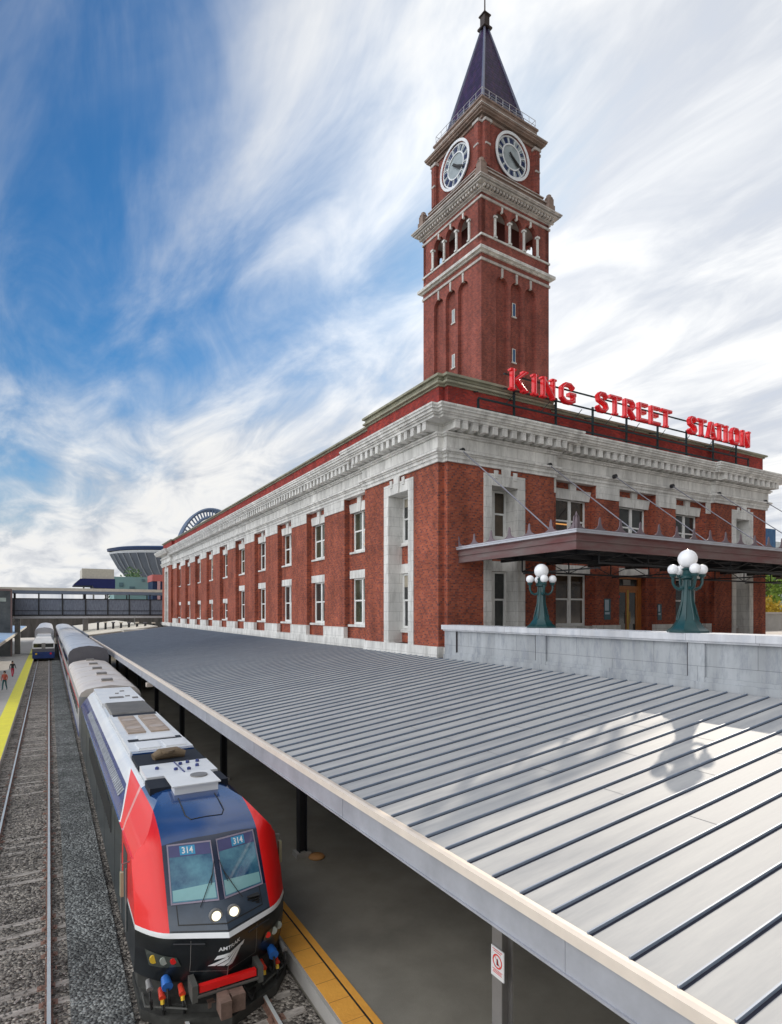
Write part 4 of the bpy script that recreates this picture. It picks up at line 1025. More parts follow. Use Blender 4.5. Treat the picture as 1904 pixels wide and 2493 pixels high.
for s in (-1, 1):
    for x, z, m_, r in ((1.0, .54, HOSEB, .10), (.76, .40, HOSER, .06), (1.08, .34, HOSER, .06), (1.28, .50, GREYST, .06)):
        a = MB(); y = 11.28+.5*(x-.6)-.15
        a.tube([(XC+s*x, y+.22, Z0+z+.05), (XC+s*x, y, Z0+z)], [r*.8, r], 10); h_ = a.build('connector', m_, Lc, smooth=True, ang=40)
        a = MB(); a.tube([(XC+s*x, y, Z0+z-.03), (XC+s*x, y-.06, Z0+z-.16), (XC+s*(x-.03), y-.02, Z0+z-.34), (XC+s*(x-.05), y+.1, Z0+z-.25)], .022, 7); a.build('hose', BLK, h_)
        if m_ is HOSER: a = MB(); a.tube([(XC+s*x, y-.01, Z0+z-.02), (XC+s*x, y-.03, Z0+z-.09)], .035, 8); a.build('collar', LAMPA, h_)
# mirrors and side fittings
for s in (-1, 1):
    a = MB(); x = XC+s*1.62; a.tube([(XC+s*1.44, 12.9, Z0+2.35), (x, 12.8, Z0+2.35), (x, 12.8, Z0+2.2)], .015, 6); mr_ = a.build('mirror', GREYST, Lc)
    a = MB(); a.box(x-.03, x+.03, 12.7, 12.82, Z0+1.75, Z0+2.22); a.build('mirror_head', mat('mirror_olive', (.42, .42, .28), .5), mr_)
a = MB()
for s in (-1, 1):
    a.tube([(XC+s*1.50, 13.2, Z0+.8), (XC+s*1.50, 13.2, Z0+2.1)], .015, 6); a.tube([(XC+s*1.50, 14.1, Z0+.8), (XC+s*1.50, 14.1, Z0+2.1)], .015, 6)
a.build('grab_rail', GREYST, Lc)
for s in (-1, 1):
    a = MB(); a.box(XC+s*1.462, XC+s*1.468, 13.3, 14.0, Z0+.75, Z0+2.35); a.build('cab_door', mat('door_dark', (.04, .055, .06), .4), Lc)
    a = MB()
    for j in range(28): a.box(XC+s*1.461, XC+s*1.475, 17+j*.35, 17.2+j*.35, Z0+1.6, Z0+2.3)
    a.build('side_louvres', DKST, Lc)
    # grille strip along the lower shoulder
    a = MB()
    for j in range(62):
        y = 16.4+j*.22
        P = [(XC+s*1.345, y, Z0+2.69), (XC+s*1.20, y, Z0+2.838), (XC+s*1.20, y+.15, Z0+2.838), (XC+s*1.345, y+.15, Z0+2.69)]
        a.ext(P, (s*.012, 0, .012))
    a.build('shoulder_grille', [mat('grille_mix', (.16, .17, .19), .5, vscale=8, col2=(.45, .47, .5))], Lc)
for s in (-1, 1):
    for yy in (16.0, 19.2, 22.4, 25.6, 28.8, 32.0):
        a = MB(); a.box(XC+s*1.46, XC+s*1.4635, yy, yy+.02, Z0+.6, Z0+2.5); a.build('side_joint', BLK, Lc)
patch([[(-.006, .55), (.006, .55), (.006, .84), (-.006, .84)], [(-.62, .72), (.62, .72), (.62, .728), (-.62, .728)], [(-.62, .72), (-.612, .72), (-.612, 1.34), (-.62, 1.34)], [(.612, .72), (.62, .72), (.62, 1.34), (.612, 1.34)]], 'panel_seam', GREYST, Lc, .006)
a = MB(); a.tube([(XC-.9, fY(-.9, 1.30)-.05, Z0+1.30), (XC-.4, fY(-.4, 1.30)-.06, Z0+1.30)], .012, 6); a.tube([(XC+.4, fY(.4, 1.30)-.06, Z0+1.30), (XC+.9, fY(.9, 1.30)-.05, Z0+1.30)], .012, 6); a.build('nose_handrail', DKST, Lc)
a = MB()
for x, y, r_ in ((-.25, 11.0, .05), (.3, 11.0, .05)): a.tube([(XC+x, y+.2, Z0+.42), (XC+x, y-.05, Z0+.34), (XC+x+.12, y-.12, Z0+.12), (XC+x+.25, y+.1, Z0+.16)], .03, 7)
a.build('air_hose', BLK, Lc)
# roof equipment
def rb(name, m, x0, x1, y0, y1, z0, z1, sm=None):
    a = MB(); a.box(XC+x0, XC+x1, y0, y1, Z0+z0, Z0+z1); return a.build(name, m, Lc)
rb('roof_recess_shade', DARK, -.88, .88, 14.35, 15.15, 3.14, 3.328)  # raised box; its dark colour stands in for a recess in shade
a = MB(); a.box(XC-.42, XC+.55, 13.95, 14.95, Z0+3.2, Z0+3.40); a.box(XC-.47, XC+.60, 13.9, 15.0, Z0+3.40, Z0+3.43); u_ = a.build('air_conditioner', WPAINT, Lc)
a = MB(); a.tube([(XC+.25, 14.6, Z0+3.43), (XC+.25, 14.6, Z0+3.46)], .2, 18); a.tube([(XC+.25, 14.6, Z0+3.46), (XC+.25, 14.6, Z0+3.465)], .13, 18); a.build('vent', GREYST, u_)
# hatch outline on the blue hood
hat = MB()
P2 = [(-.38, 13.75), (-.38, 12.95), (-.30, 12.78), (.34, 12.78), (.42, 12.95), (.42, 13.75)]
def hz(x, y):
    lo, hi = 2.8, 3.36
    for _ in range(30):
        m_ = (lo+hi)/2
        if fY(x, m_) < y: lo = m_
        else: hi = m_
    return Z0+lo
PP = []
for (xa, ya), (xb, yb) in zip(P2, P2[1:]):
    for i in range(7): u = i/6; x = xa+(xb-xa)*u; y = ya+(yb-ya)*u; PP.append((XC+x, y, hz(x, y)+.004))
hat.tube(PP, .012, 5); hat.build('hatch_seam', BLK, Lc)
rb('roof_deck', ROOFW, -.84, .84, 15.2, 16.45, 3.20, 3.37)
a = MB()
for x, y in ((-.1, 15.6), (.2, 15.5), (.45, 15.75), (.1, 16.1), (.55, 16.2), (-.5, 15.9), (.3, 16.2)):
    a.lathe([(.05, 0), (.05, .05), (.02, .07)], (XC+x, y, Z0+3.37), 10)
a.tube([(XC+.05, 15.3, Z0+3.38), (XC+.0, 16.4, Z0+3.38)], .02, 6); a.build('antennas', LNAVY, Lc)
rb('roof_recess_shade', DARK, -.86, .86, 16.55, 17.95, 3.14, 3.33)
a = MB(); a.tube([(XC-.42, 17.1, Z0+3.40), (XC-.25, 17.15, Z0+3.46), (XC+.2, 17.2, Z0+3.46), (XC+.42, 17.15, Z0+3.40)], [.10, .15, .15, .09], 14); a.tube([(XC-.05, 17.15, Z0+3.5), (XC-.05, 17.15, Z0+3.56)], .2, 12); a.build('exhaust', mat('exhaust_brown', (.22, .16, .10), .6, .3), Lc)
rb('roof_step', LBLUE, -.84, .84, 18.0, 18.25, 3.2, 3.36)
for x0, x1 in ((-.62, -.02), (.12, .70)):
    rb('roof_hatch', WPAINT, x0, x1, 18.4, 19.3, 3.2, 3.41)
rb('roof_plate', ROOFW, -.86, .86, 18.27, 19.6, 3.15, 3.365)
rb('roof_plate', ROOFW, -.86, .86, 19.63, 25.2, 3.15, 3.350)
rb('roof_slot_shade', DARK, -.75, .8, 19.62, 20.0, 3.15, 3.368)
rb('roof_hatch', WPAINT, -.45, .62, 19.75, 20.5, 3.2, 3.39)
for x0, x1 in ((-.62, -.08), (.08, .66)):
    o_ = rb('cooling_fan', TAN, x0, x1, 21.0, 24.4, 3.2, 3.40)
    a = MB()
    for yy in (21.85, 23.5): a.tube([(XC+(x0+x1)/2, yy, Z0+3.40), (XC+(x0+x1)/2, yy, Z0+3.41)], .24, 20)
    a.build('fan_disc', mat('fan_disc', (.48, .40, .34), .5), o_)
rb('roof_slot_shade', DARK, -.75, .8, 24.75, 25.15, 3.15, 3.365)
o_ = rb('radiator_grille', GRILL, -.75, .80, 25.3, 28.4, 3.15, 3.39)
a = MB()
for j in range(22): a.box(XC-.72, XC+.77, 25.4+j*.135, 25.45+j*.135, Z0+3.39, Z0+3.41)
a.build('slats', GREYST, o_)
rb('roof_plate', ROOFW, -.86, .86, 28.5, 34.2, 3.15, 3.36)
for x, y, w, l in ((-.15, 30.0, .3, .35), (.35, 30.4, .1, .1), (.6, 29.6, .12, .3), (0, 31.6, .08, .08), (.3, 32.4, .1, .1)):
    rb('roof_vent', GRILL, x-w, x+w, y, y+l, 3.3, 3.40)
for s in (-1, 1):
    a = MB(); a.tube([(XC+s*.88, 15.3, Z0+3.22), (XC+s*.88, 34.0, Z0+3.22)], .018, 6); a.build('roof_rail', WPAINT, Lc)
def truck(par, y, nax=2, sp=2.6):
    a = MB()
    for s in (-1, 1): a.box(XC_(par)+s*.95-.08, XC_(par)+s*.95+.08, y-sp/2-.7, y+sp/2+.7, Z0+.35, Z0+.62)
    tr = a.build('bogie', mat('bogie_dark', (.05, .045, .04), .7, var=.3), par)
    for k in range(nax):
        a = MB(); yy = y-sp/2+k*sp/(nax-1)
        for s in (-1, 1): a.tube([(XC_(par)+s*.79, yy, Z0+.5), (XC_(par)+s*.66, yy, Z0+.5)], .5, 24)
        a.tube([(XC_(par)-.7, yy, Z0+.5), (XC_(par)+.7, yy, Z0+.5)], .08, 10); a.build('wheelset', RUST, tr)
def XC_(p): return origin(p).x
truck(Lc, 15.2); truck(Lc, 31.5)
rb('fuel_tank', LGREEN, -1.35, 1.35, 19, 27, .35, .68)

# ------------------------------------------------------------------ passenger cars
def car(xc, y0, y1, zt, label, roofm, name='passenger_car', group=None, sidem=None, endm=None, hatches=0, flat=.55):
    C = thing(name, (xc, (y0+y1)/2, Z0), label, 'rail car', group)
    hw = 1.5; prof = [(hw, .75), (hw, zt-flat), (hw-.10, zt-flat*.6), (hw-.35, zt-flat*.3), (hw-.8, zt-.08), (0, zt)]
    side = [(-x, z) for x, z in prof[:2]]
    a = MB(); a.box(xc-hw, xc+hw, y0, y1, Z0+.75, Z0+zt-flat-.002)
    for k in range(7):
        for s in (-1, 1): z = 1.0+k*.085; a.box(xc+s*hw, xc+s*(hw+.012), y0+.1, y1-.1, Z0+z, Z0+z+.04)
    a.build('body', sidem or SILV, C)
    full = [(-x, z) for x, z in prof[1:]]+[(x, z) for x, z in prof[1:][::-1][1:]]
    a = MB(); n_ = len(full)
    a.add([(xc+x, y, Z0+z) for y in (y0, y1) for x, z in full], [(i, i+1, n_+i+1, n_+i) for i in range(n_-1)]+[tuple(range(n_))[::-1], tuple(range(n_, 2*n_))])
    a.build('roof', roofm, C, smooth=True, ang=35)
    a = MB(); 
    for s in (-1, 1):
        for zz, m_ in ((.80, 0), (2.3, 1)) if zt < 4 else ((.85, 0), (2.15, 1), (3.35, 0)):
            a.box(xc+s*(hw+.001), xc+s*(hw+.016), y0+.05, y1-.05, Z0+zz, Z0+zz+.14, m_)
    a.build('stripes', [STRB, STRR], C)
    zs_ = (1.75,) if zt < 4 else (1.55, 2.9)
    for zz in zs_:
        nn = int((y1-y0-3)/1.9)
        for s in (-1, 1):
            a = MB()
            for j in range(nn): yy = y0+1.8+j*1.9; a.box(xc+s*(hw+.001), xc+s*(hw+.022), yy, yy+1.15, Z0+zz, Z0+zz+.62)
            a.build('window_row', GLASS, C)
    a = MB(); zf = zt-flat
    if endm: a.add([(xc+x*.995, y0-.012, Z0+z) for x, z in full]+[(xc+hw*.995, y0-.012, Z0+.8), (xc-hw*.995, y0-.012, Z0+.8)], [tuple(range(n_+2))]); a.build('end_panel', endm, C)
    for j in range(hatches):
        yy = y0+2.0+j*(y1-y0-3.5)/max(1, hatches-1)
        a = MB(); a.box(xc-.28, xc+.28, yy, yy+.55, Z0+zt-.05, Z0+zt+.13); h_ = a.build('roof_hatch', GRILL, C)
        a = MB(); a.box(xc-.32, xc+.32, yy-.04, yy+.59, Z0+zt-.06, Z0+zt+.02); a.build('hatch_frame', BEIGE, h_)
    for j in range(1, 6): a = MB(); yy = y0+(y1-y0)*j/6; a.tube([(xc+x*1.002, yy, Z0+z+.006) for x, z in full], .014, 4); a.build('roof_rib', roofm, C)
    truck(C, y0+3.2); truck(C, y1-3.2)
    return C
car(XC, 35.0, 54.6, 3.42, 'low beige roofed baggage car with a row of small square roof hatches behind the locomotive', BEIGE, 'baggage_car', hatches=5)
a = MB(); a.box(XC-.75, XC+.75, 34.2, 35.1, Z0+.8, Z0+3.0); 
t = Lc; a.build('gangway', DKST, Lc)
y = 55.2
for i, lb in enumerate(('tall silver rail car with a dark end panel right behind the beige baggage car', 'second tall silver rail car of the nearest train', 'third tall silver rail car of the nearest train, passing under the footbridge', 'last tall silver rail car of the nearest train, beyond the footbridge')):
    car(XC, y, y+25.6, 4.52, lb, SILVR, group='tall silver cars of the nearest train', endm=CARDK if i == 0 else None, flat=.75); y += 26.3
# far train on the left track
XF = -.72
FL = thing('locomotive', (XF, 112, Z0), 'distant silver locomotive with a dark blue nose facing the camera on the left track', 'locomotive')
a = MB(); P = [(-1.45, 0, .8), (1.45, 0, .8), (1.45, 0, 2.6), (1.0, .6, 3.4), (-1.0, .6, 3.4), (-1.45, 0, 2.6)]
yf = 104
a.add([(XF+x, yf+d, Z0+z) for x, d, z in P]+[(XF+x, yf+19, Z0+z) for x, d, z in P], [(0, 1, 2, 5), (5, 2, 3, 4), (1, 7, 8, 2), (2, 8, 9, 3), (3, 9, 10, 4), (4, 10, 11, 5), (5, 11, 6, 0), (6, 7, 8, 9, 10, 11), (0, 1, 7, 6)])
a.build('body', WPAINT, FL)
a = MB(); a.box(XF-1.46, XF+1.46, yf-.25, yf+1.5, Z0+.3, Z0+1.25); a.build('nose', STRB, FL); a = MB(); a.box(XF-1.47, XF+1.47, yf-.06, yf+1.2, Z0+1.26, Z0+1.75); a.build('grey_band', CARDK, FL)
a = MB(); a.box(XF-1.3, XF-.15, yf-.02, yf+.1, Z0+1.95, Z0+2.5); a.build('windshield', GLASS, FL); a = MB(); a.box(XF+.15, XF+1.3, yf-.02, yf+.1, Z0+1.95, Z0+2.5); a.build('windshield', GLASS, FL)
for x in (-.95, .95): a = MB(); a.tube([(XF+x, yf-.25, Z0+1.0), (XF+x, yf-.3, Z0+1.0)], .14, 12); a.build('headlight', LAMPR if x > 0 else LAMPA, FL)
a = MB(); a.box(XF-.25, XF+.25, yf-.04, yf+.1, Z0+1.3, Z0+2.6); a.build('centre_door', GREYST, FL)
a = MB(); a.box(XF-1.3, XF+1.3, yf-.1, yf+18, Z0+.1, Z0+.75); a.build('underframe', BLK, FL)
for i, lb in enumerate(('tall silver rail car behind the distant locomotive on the left track', 'rearmost tall silver rail car on the left track')):
    car(XF, 124+i*26.3, 124+i*26.3+25.6, 4.52, lb, SILVR, group='silver cars of the distant train', flat=.75)

# ------------------------------------------------------------------ left platform canopy, footbridge, far structures
t = thing('platform_canopy', (-9, 110, PLAT_Z), 'blue roofed canopy over the left platform by the yellow line', 'canopy')
a = MB(); a.ext([(-4.65, 55, -3.42), (-4.65, 55, -3.50), (-13.5, 55, -3.05), (-13.5, 55, -2.97)], (0, 110, 0)); a.build('roof', BLUEROOF, t)
a = MB(); a.box(-4.66, -4.58, 55, 165, -3.78, -3.44); a.build('fascia', BRBEIGE, t)
for i in range(13): y = 60+i*8.5; a = MB(); a.box(-7.65, -7.4, y-.12, y+.12, PLAT_Z, -3.3); a.build('post', DKST, t)
t = thing('platform_canopy', (10, 130, PLAT_Z), 'low canopy beyond the far end of the station, under the footbridge', 'canopy')
a = MB(); a.ext([(5.0, 97, -3.4), (14.5, 97, -2.2), (14.5, 97, -2.35), (5.0, 97, -3.55)], (0, 66, 0)); a.build('roof', BRBEIGE, t)
a = MB(); a.box(4.9, 5.0, 97, 163, -3.8, -3.38); a.build('fascia', BRBLUE, t)
for i in range(8): y = 99+i*8.5; a = MB(); a.box(6.2, 6.5, y-.15, y+.15, PLAT_Z, -3.3); a.build('post', DKST, t)
t = thing('station_shed', (10, 93, PLAT_Z), 'small pale roofed shed between the canopy end and the dark posts', 'shed')
a = MB(); a.box(9.5, 15.4, 92.0, 96.0, PLAT_Z, -2.9); a.build('wall', mat('shed_brown', (.16, .11, .09), .8), t); a = MB(); a.box(9.2, 15.4, 91.6, 96.4, -2.9, -2.6); a.build('roof', BRBEIGE, t)
# footbridge
FBY = 116
t = thing('footbridge', (0, FBY, -1.5), 'covered footbridge with beige roof edge and dark mesh sides crossing the tracks', 'footbridge')
a = MB(); a.box(-60, 40, FBY, FBY+4, 3.55, 4.05); a.build('roof', BRBEIGE, t)
a = MB(); a.box(-60, 40, FBY+.02, FBY+3.9, 3.05, 3.549); a.build('roof_beam', BRBLUE, t)
a = MB(); a.box(-60, 40, FBY-.05, FBY+4.05, -1.15, -.75); a.build('deck', mat('deck_pale', (.5, .5, .52), .5), t)
a = MB(); a.box(-60, 40, FBY-.02, FBY+.0, -.75, 2.1); a.build('mesh_panel', MESHM, t)
a = MB(); a.box(-60, 40, FBY+3.9, FBY+3.93, -.75, 1.6); a.build('mesh_panel', MESHM, t)
a = MB(); a.box(-60, 40, FBY-.09, FBY-.03, 2.1, 2.25); a.box(-60, 40, FBY-.09, FBY-.03, .1, .2); a.box(-60, 40, FBY-.1, FBY-.03, -.75, -.5); a.build('handrail', DKST, t)
for i in range(16):
    x = -26+i*3.5; a = MB(); a.box(x-.1, x+.1, FBY-.14, FBY-.1, -.75, 3.05); a.box(x-.1, x+.1, FBY+3.7, FBY+3.8, -.75, 3.05); a.build('post', DKST, t)
for x in (-14, -4.6, 5.6, 14): a = MB(); a.box(x-.4, x+.4, FBY+1.4, FBY+2.6, PLAT_Z, -1.15); a.build('pier', GREYST, t)
t = thing('lift_tower', (-7.4, FBY-2, PLAT_Z), 'dark square lift tower standing against the footbridge at the left', 'lift tower')
a = MB(); a.box(-9.9, -5.2, FBY-4, FBY-.3, PLAT_Z, 3.5); a.build('shaft', mat('lift_dark', (.05, .055, .06), .4, vscale=.6, col2=(.13, .14, .14)), t)
a = MB(); a.box(-10.0, -9.8, FBY-4.1, FBY-3.9, PLAT_Z, 3.6); a.box(-5.3, -5.1, FBY-4.1, FBY-3.9, PLAT_Z, 3.6); a.box(-10.0, -5.1, FBY-4.12, FBY-3.95, 3.3, 3.6); a.build('frame', mat('lift_frame', (.2, .13, .12), .5), t)
a = MB(); a.box(-7.6, -5.9, FBY-4.06, FBY-4.01, 1.6, 2.2); a.box(-8.2, -7.9, FBY-4.06, FBY-4.01, -1, 1.2); a.build('window', LAMPG, t)
# far buildings
t = thing('retaining_wall', (5, 205, -7.7), 'dark retaining wall in the distance beneath the footbridge', 'wall')
a = MB(); a.box(-60, 70, 205, 206, -7.7, .5); a.build('wall_face', mat('far_wall', (.07, .065, .06), .9, vscale=.3, col2=(.16, .14, .13), stretch=(3, 1, .5)), t)
for i in range(9):
    x = 7.2+i*1.05; tp = 112-i*1.5
    t = thing('timber_post', (x, tp, PLAT_Z), '%s dark post from the left in the row of nine under the footbridge' % ('first', 'second', 'third', 'fourth', 'fifth', 'sixth', 'seventh', 'eighth', 'ninth')[i], 'post', 'dark posts under the footbridge')
    a = MB(); a.box(x-.16, x+.16, tp-.16, tp+.16, PLAT_Z, -1.9); a.build('shaft', DKST, t)
    a = MB(); a.box(x-.26, x+.26, tp-.2, tp+.2, -1.9, -1.7); a.build('cap', BRBEIGE if i % 2 else CARDK, t)
def box_thing(name, label, cat, x0, x1, y0, y1, z0, z1, m, extra=()):
    t = thing(name, ((x0+x1)/2, (y0+y1)/2, z0), label, cat)
    a = MB(); a.box(x0, x1, y0, y1, z0, z1); a.build('wall', m, t)
    for nm, m2, bx in extra: a = MB(); [a.box(*b) for b in bx]; a.build(nm, m2, t)
    return t
def at(px, Y):      # X for a source-pixel column at world Y
    return Y*math.tan(R(30)+math.atan((px-952)/1442))
Yb = 260
d_ = lambda px: .5*at(px, Yb)+.866*Yb
sc = d_(240)/1442
t = thing('raised_building', (at(240, Yb), Yb, 5), 'beige and navy raised box building left of the stadium', 'building')
a = MB(); a.box(at(200, Yb), at(278, Yb), Yb, Yb+18, 80*sc, 104*sc); a.build('wall', BRBEIGE, t)
a = MB(); xa, xb = at(180, Yb), at(280, Yb)
a.ext([(xa, Yb-1, 66*sc), (at(195, Yb), Yb-1, 79*sc), (xb, Yb-1, 80*sc), (xb, Yb-1, 56*sc), (at(228, Yb), Yb-1, 58*sc), (at(226, Yb), Yb-1, 63*sc), (xa, Yb-1, 63*sc)], (0, 20, 0)); a.build('cladding', NAVYB, t)
a = MB()
for p in (204, 228, 258): a.box(at(p, Yb)-.3, at(p, Yb)+.3, Yb, Yb+1, -7.7, 60*sc)
a.build('column', GREYST, t)
Yb = 300; sc = (.5*at(330, Yb)+.866*Yb)/1442
box_thing('teal_shed', 'long teal clad shed below the stadium stand', 'building', at(278, Yb), at(374, Yb), Yb, Yb+25, -7.7, 84*sc, TEALB, [('band', mat('teal_dark', (.12, .22, .25), .6), [(at(290, Yb), at(300, Yb), Yb-.3, Yb, 60*sc, 70*sc), (at(315, Yb), at(328, Yb), Yb-.3, Yb, 56*sc, 61*sc), (at(345, Yb), at(352, Yb), Yb-.3, Yb, 74*sc, 80*sc)])])
Yb = 280; sc = (.5*at(380, Yb)+.866*Yb)/1442
box_thing('red_building', 'small red building seen just left of the station corner', 'building', at(371, Yb), at(430, Yb), Yb, Yb+15, 74*sc, 90*sc, mat('salmon_wall', (.55, .15, .14), .7), [('lower_wall', STADB, [(at(372, Yb), at(430, Yb), Yb+.5, Yb+14, -7.7, 74*sc)]), ('pillar', mat('pink_pillar', (.6, .35, .36), .7), [(at(383, Yb), at(390, Yb), Yb-.5, Yb, -7.7, 74*sc)])])
# stadium stand
St = thing('stadium', (75, 380, -7.7), 'dark stadium stand with a sweeping blue roof and white arch behind the station', 'stadium')
Yc = 380; sc = (.5*at(300, Yc)+.866*Yc)/1442
xl = at(272, Yc); Rr = 46; cx_ = xl+Rr
def cone(prof, m, name, k=48, thick=None):
    a = MB(); V = []
    for r, z in prof:
        for j in range(k+1): th_ = math.pi*j/k; V.append((cx_-r*math.cos(th_), Yc+30-r*.75*math.sin(th_), z))
    a.add(V, [(i*(k+1)+j, i*(k+1)+j+1, (i+1)*(k+1)+j+1, (i+1)*(k+1)+j) for i in range(len(prof)-1) for j in range(k)]); return a.build(name, m, St, smooth=True, ang=40)
cone([(Rr-18, -7.7), (Rr-12, 85*sc), (Rr-6, 112*sc), (Rr-1.2, 148*sc)], STADG, 'stand')
cone([(Rr-1.2, 148*sc), (Rr-1, 153*sc), (Rr-6, 154*sc)], STADW, 'rim')
cone([(Rr-2, 154*sc), (Rr, 155*sc), (Rr+.3, 162*sc), (Rr-4, 166*sc), (Rr-30, 168*sc)], STADB, 'roof')
a = MB()
for j in range(4, 44, 2):
    th_ = math.pi*j/48
    P_ = [(cx_-r*math.cos(th_), Yc+30-r*.75*math.sin(th_), z) for r, z in ((Rr-11.6, 85*sc), (Rr-5.6, 112*sc), (Rr-.8, 148*sc))]
    a.tube(P_, .35, 5)
a.build('rib', mat('stadium_rib', (.35, .38, .43), .5), St)
a = MB(); Ya = 430; sc = (.5*at(480, Ya)+.866*Ya)/1442
xl_, xr_ = at(430, Ya), at(600, Ya); cxa = (xl_+xr_)/2; ra = (xr_-xl_)/2
def archz(th_, k): return (cxa-(ra+k)*math.cos(th_), Ya, 120*sc+(132*sc+k)*math.sin(th_))
for k, y_ in ((0, 0), (-5.5, 0), (0, 7)): a.tube([(p[0], p[1]+y_, p[2]) for p in [archz(math.pi*j/40, k) for j in range(41)]], 1.1, 6)
for j in range(34):
    th_ = math.pi*j/34; a.tube([archz(th_, 0), archz(th_, -5.5)], .6, 5); a.tube([archz(th_, 0), (archz(th_, 0)[0], Ya+7, archz(th_, 0)[2])], .3, 4)
a.build('arch', mat('arch_white', (.16, .22, .34), .5), St)

# right-hand background
def tree(x, y, z, h, w, label, mt, n=2600, name='deciduous_tree'):
    t = thing(name, (x, y, z), label, 'tree')
    a = MB(); a.tube([(x, y, z), (x+.1, y, z+h*.35), (x-.1, y+.1, z+h*.7)], [.28, .2, .08], 8)
    for k in range(5): an = k*1.3; a.tube([(x, y, z+h*(.3+.07*k)), (x+w*.3*math.cos(an), y+w*.3*math.sin(an), z+h*(.5+.07*k))], [.1, .04], 5)
    a.build('trunk', BARK, t)
    a = MB(); cl_ = [(Vector((x+random.uniform(-.5, .5)*w, y+random.uniform(-.5, .5)*w, z+h*random.uniform(.3, 1)))) for _ in range(22)]
    for i in range(n):
        c = random.choice(cl_); p = c+Vector([random.gauss(0, .11*w) for _ in range(3)]); s = random.uniform(.10, .24)*max(.7, w/5)
        u = Vector([random.gauss(0, 1) for _ in range(3)]).normalized()*s; v = u.orthogonal().normalized()*s*.7; v.rotate(Matrix.Rotation(random.random()*6, 3, u))
        a.add([p-u, p+v, p+u, p-v], [(0, 1, 2, 3)])
    a.build('crown', mt, t); return t
tree(64, 33.8, -1.65, 6.2, 4.2, 'bright green tree at the right edge beyond the station', LEAF)
tree(70, 36, -1.65, 5.5, 4.5, 'green tree at the far right, half out of the frame', LEAF)
tree(60, 31, -1.65, 2.9, 2.2, 'low yellow leaved shrub above the garden wall at the right edge', LEAFY, 1600, 'yellow_shrub')
tree(80, 45, -1.65, 6.5, 6, 'darker green tree standing behind the bright green one', LEAFD)
tree(at(300, 320), 320, -7.7, 27, 14, 'small green treetop between the navy building and the stadium', LEAFD, 1500)
t = thing('garden_wall', (58, 29, -1.65), 'low pale garden wall below the trees at the right edge', 'wall')
a = MB(); a.box(44.5, 75, 28.2, 28.8, -1.65, -.2); a.build('wall_face', CONC, t); a = MB(); a.box(44.4, 75, 28.1, 28.9, -.2, -.05); a.build('coping', PLAZAM, t)
t = thing('glass_tower', (160, 88, -1.65), 'distant dark blue glass building at the right edge', 'building')
a = MB(); a.box(150, 157, 80, 90, -1.65, 20.5); a.build('wall', BLUEGL, t)
a = MB(); a.box(157.1, 166, 80, 90, -1.65, 17.5); a.build('wing', mat('pale_facade', (.55, .6, .62), .6), t)
a = MB()
for i in range(6):
    for j in range(3): a.box(158+j*2.6, 159.8+j*2.6, 79.95, 80, 2+i*2.5, 3.6+i*2.5)
a.build('window', TEALB, t)
t = thing('brick_block', (150, 92, -1.65), 'distant red brick block behind the marquee at the right edge', 'building')
a = MB(); a.box(166.2, 190, 84, 96, -1.65, 16.0); a.build('wall', BRICK, t); a = MB(); a.box(166, 190.2, 83.8, 96.2, 16, 16.6); a.build('roof', GREYST, t)

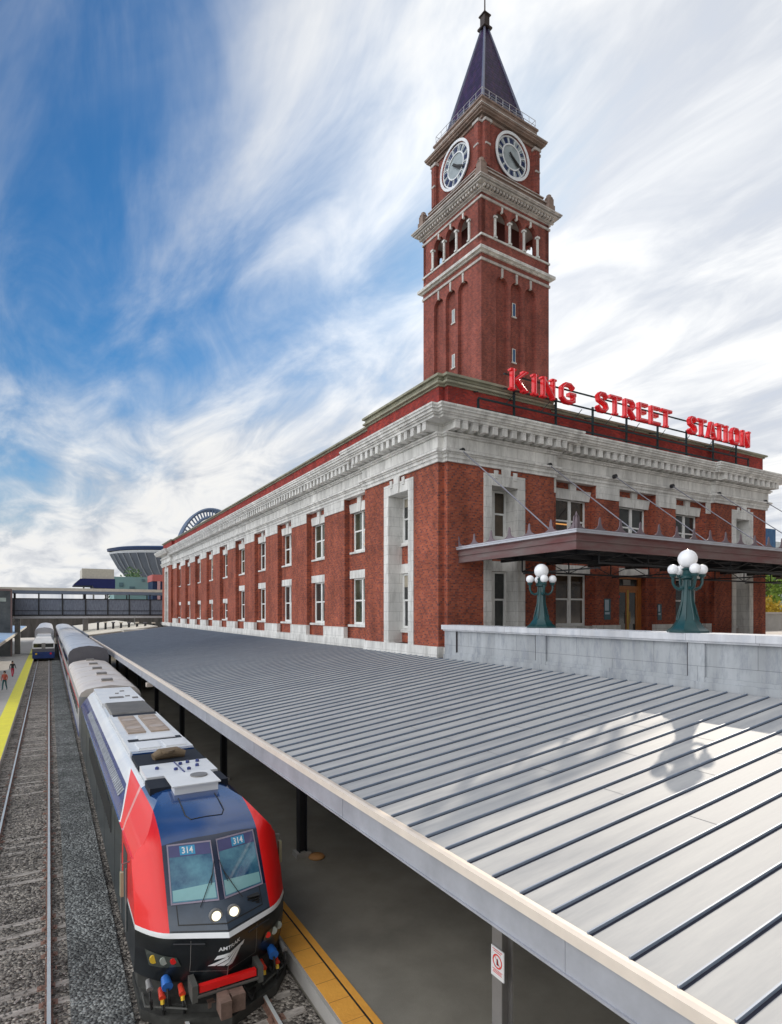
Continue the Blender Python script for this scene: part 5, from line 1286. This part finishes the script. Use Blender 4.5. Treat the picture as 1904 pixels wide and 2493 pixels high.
# ------------------------------------------------------------------ people on the left platform
def person(x, y, z, rot, top, legs, label, hairc):
    P = thing('person', (x, y, z), label, 'person', 'people walking on the left platform', rz=rot)
    J = {'pel': (0, 0, .92, .13), 'ches': (0, 0, 1.28, .15), 'neck': (0, 0, 1.45, .06), 'head': (0, .01, 1.60, .095), 'top': (0, .01, 1.68, .075),
         'hl': (.09, 0, .88, .09), 'kl': (.10, .12, .48, .065), 'al': (.10, .18, .08, .045), 'tl': (.10, .32, .04, .035),
         'hr': (-.09, 0, .88, .09), 'kr': (-.10, -.05, .47, .065), 'ar': (-.10, -.25, .11, .045), 'tr': (-.10, -.12, .04, .035),
         'sl': (.19, 0, 1.40, .06), 'el': (.25, -.10, 1.14, .045), 'wl': (.26, .0, .90, .035), 'fl': (.26, .03, .80, .03),
         'sr': (-.19, 0, 1.40, .06), 'er': (-.25, .04, 1.13, .045), 'wr': (-.26, .2, .95, .035), 'fr': (-.26, .25, .87, .03)}
    E = ['pel ches', 'ches neck', 'neck head', 'head top', 'pel hl', 'hl kl', 'kl al', 'al tl', 'pel hr', 'hr kr', 'kr ar', 'ar tr', 'ches sl', 'sl el', 'el wl', 'wl fl', 'ches sr', 'sr er', 'er wr', 'wr fr']
    ks = list(J); me = bpy.data.meshes.new('body'); me.from_pydata([J[k][:3] for k in ks], [tuple(ks.index(q) for q in e_.split()) for e_ in E], [])
    o = bpy.data.objects.new('body', me); COL.objects.link(o); md_ = o.modifiers.new('s', 'SKIN'); o.modifiers.new('u', 'SUBSURF').levels = 1
    for v, k in zip(me.skin_vertices[0].data, ks): v.radius = (J[k][3], J[k][3]); v.use_root = k == 'pel'
    dg = bpy.context.evaluated_depsgraph_get(); dg.update(); m2 = bpy.data.meshes.new_from_object(o.evaluated_get(dg)); bpy.data.objects.remove(o)
    m2.materials.clear()
    for m_ in (SKIN, top, legs, BLK): m2.materials.append(m_)
    for p in m2.polygons:
        c = p.center; p.use_smooth = True
        p.material_index = 3 if c.z < .1 else 2 if c.z < .93 and abs(c.x) < .2 else 1 if c.z < 1.46 and not (abs(c.x) > .2 and c.z < .92) else 0
    o = bpy.data.objects.new('body', m2); COL.objects.link(o); o.parent = P
    a = MB(); a.lathe([(.02, .19), (.08, .16), (.105, .09), (.10, .0), (.06, -.05)], (0, -.02, 1.56), 12); a.build('hair', hairc, P, smooth=True, local=True)
    return P
hair = mat('dark_hair', (.03, .02, .015), .6)
person(-3.45, 76.8, PLAT_Z, R(200), mat('black_coat', (.03, .03, .035), .7), mat('red_trousers', (.55, .03, .09), .7), 'person in a black coat and red trousers walking on the left platform, the farther one', hair)
person(-3.5, 64.2, PLAT_Z, R(160), mat('coral_shirt', (.55, .12, .08), .7), mat('teal_trousers', (.03, .12, .13), .7), 'person in a coral shirt and dark teal trousers on the left platform, the nearer one', hair)
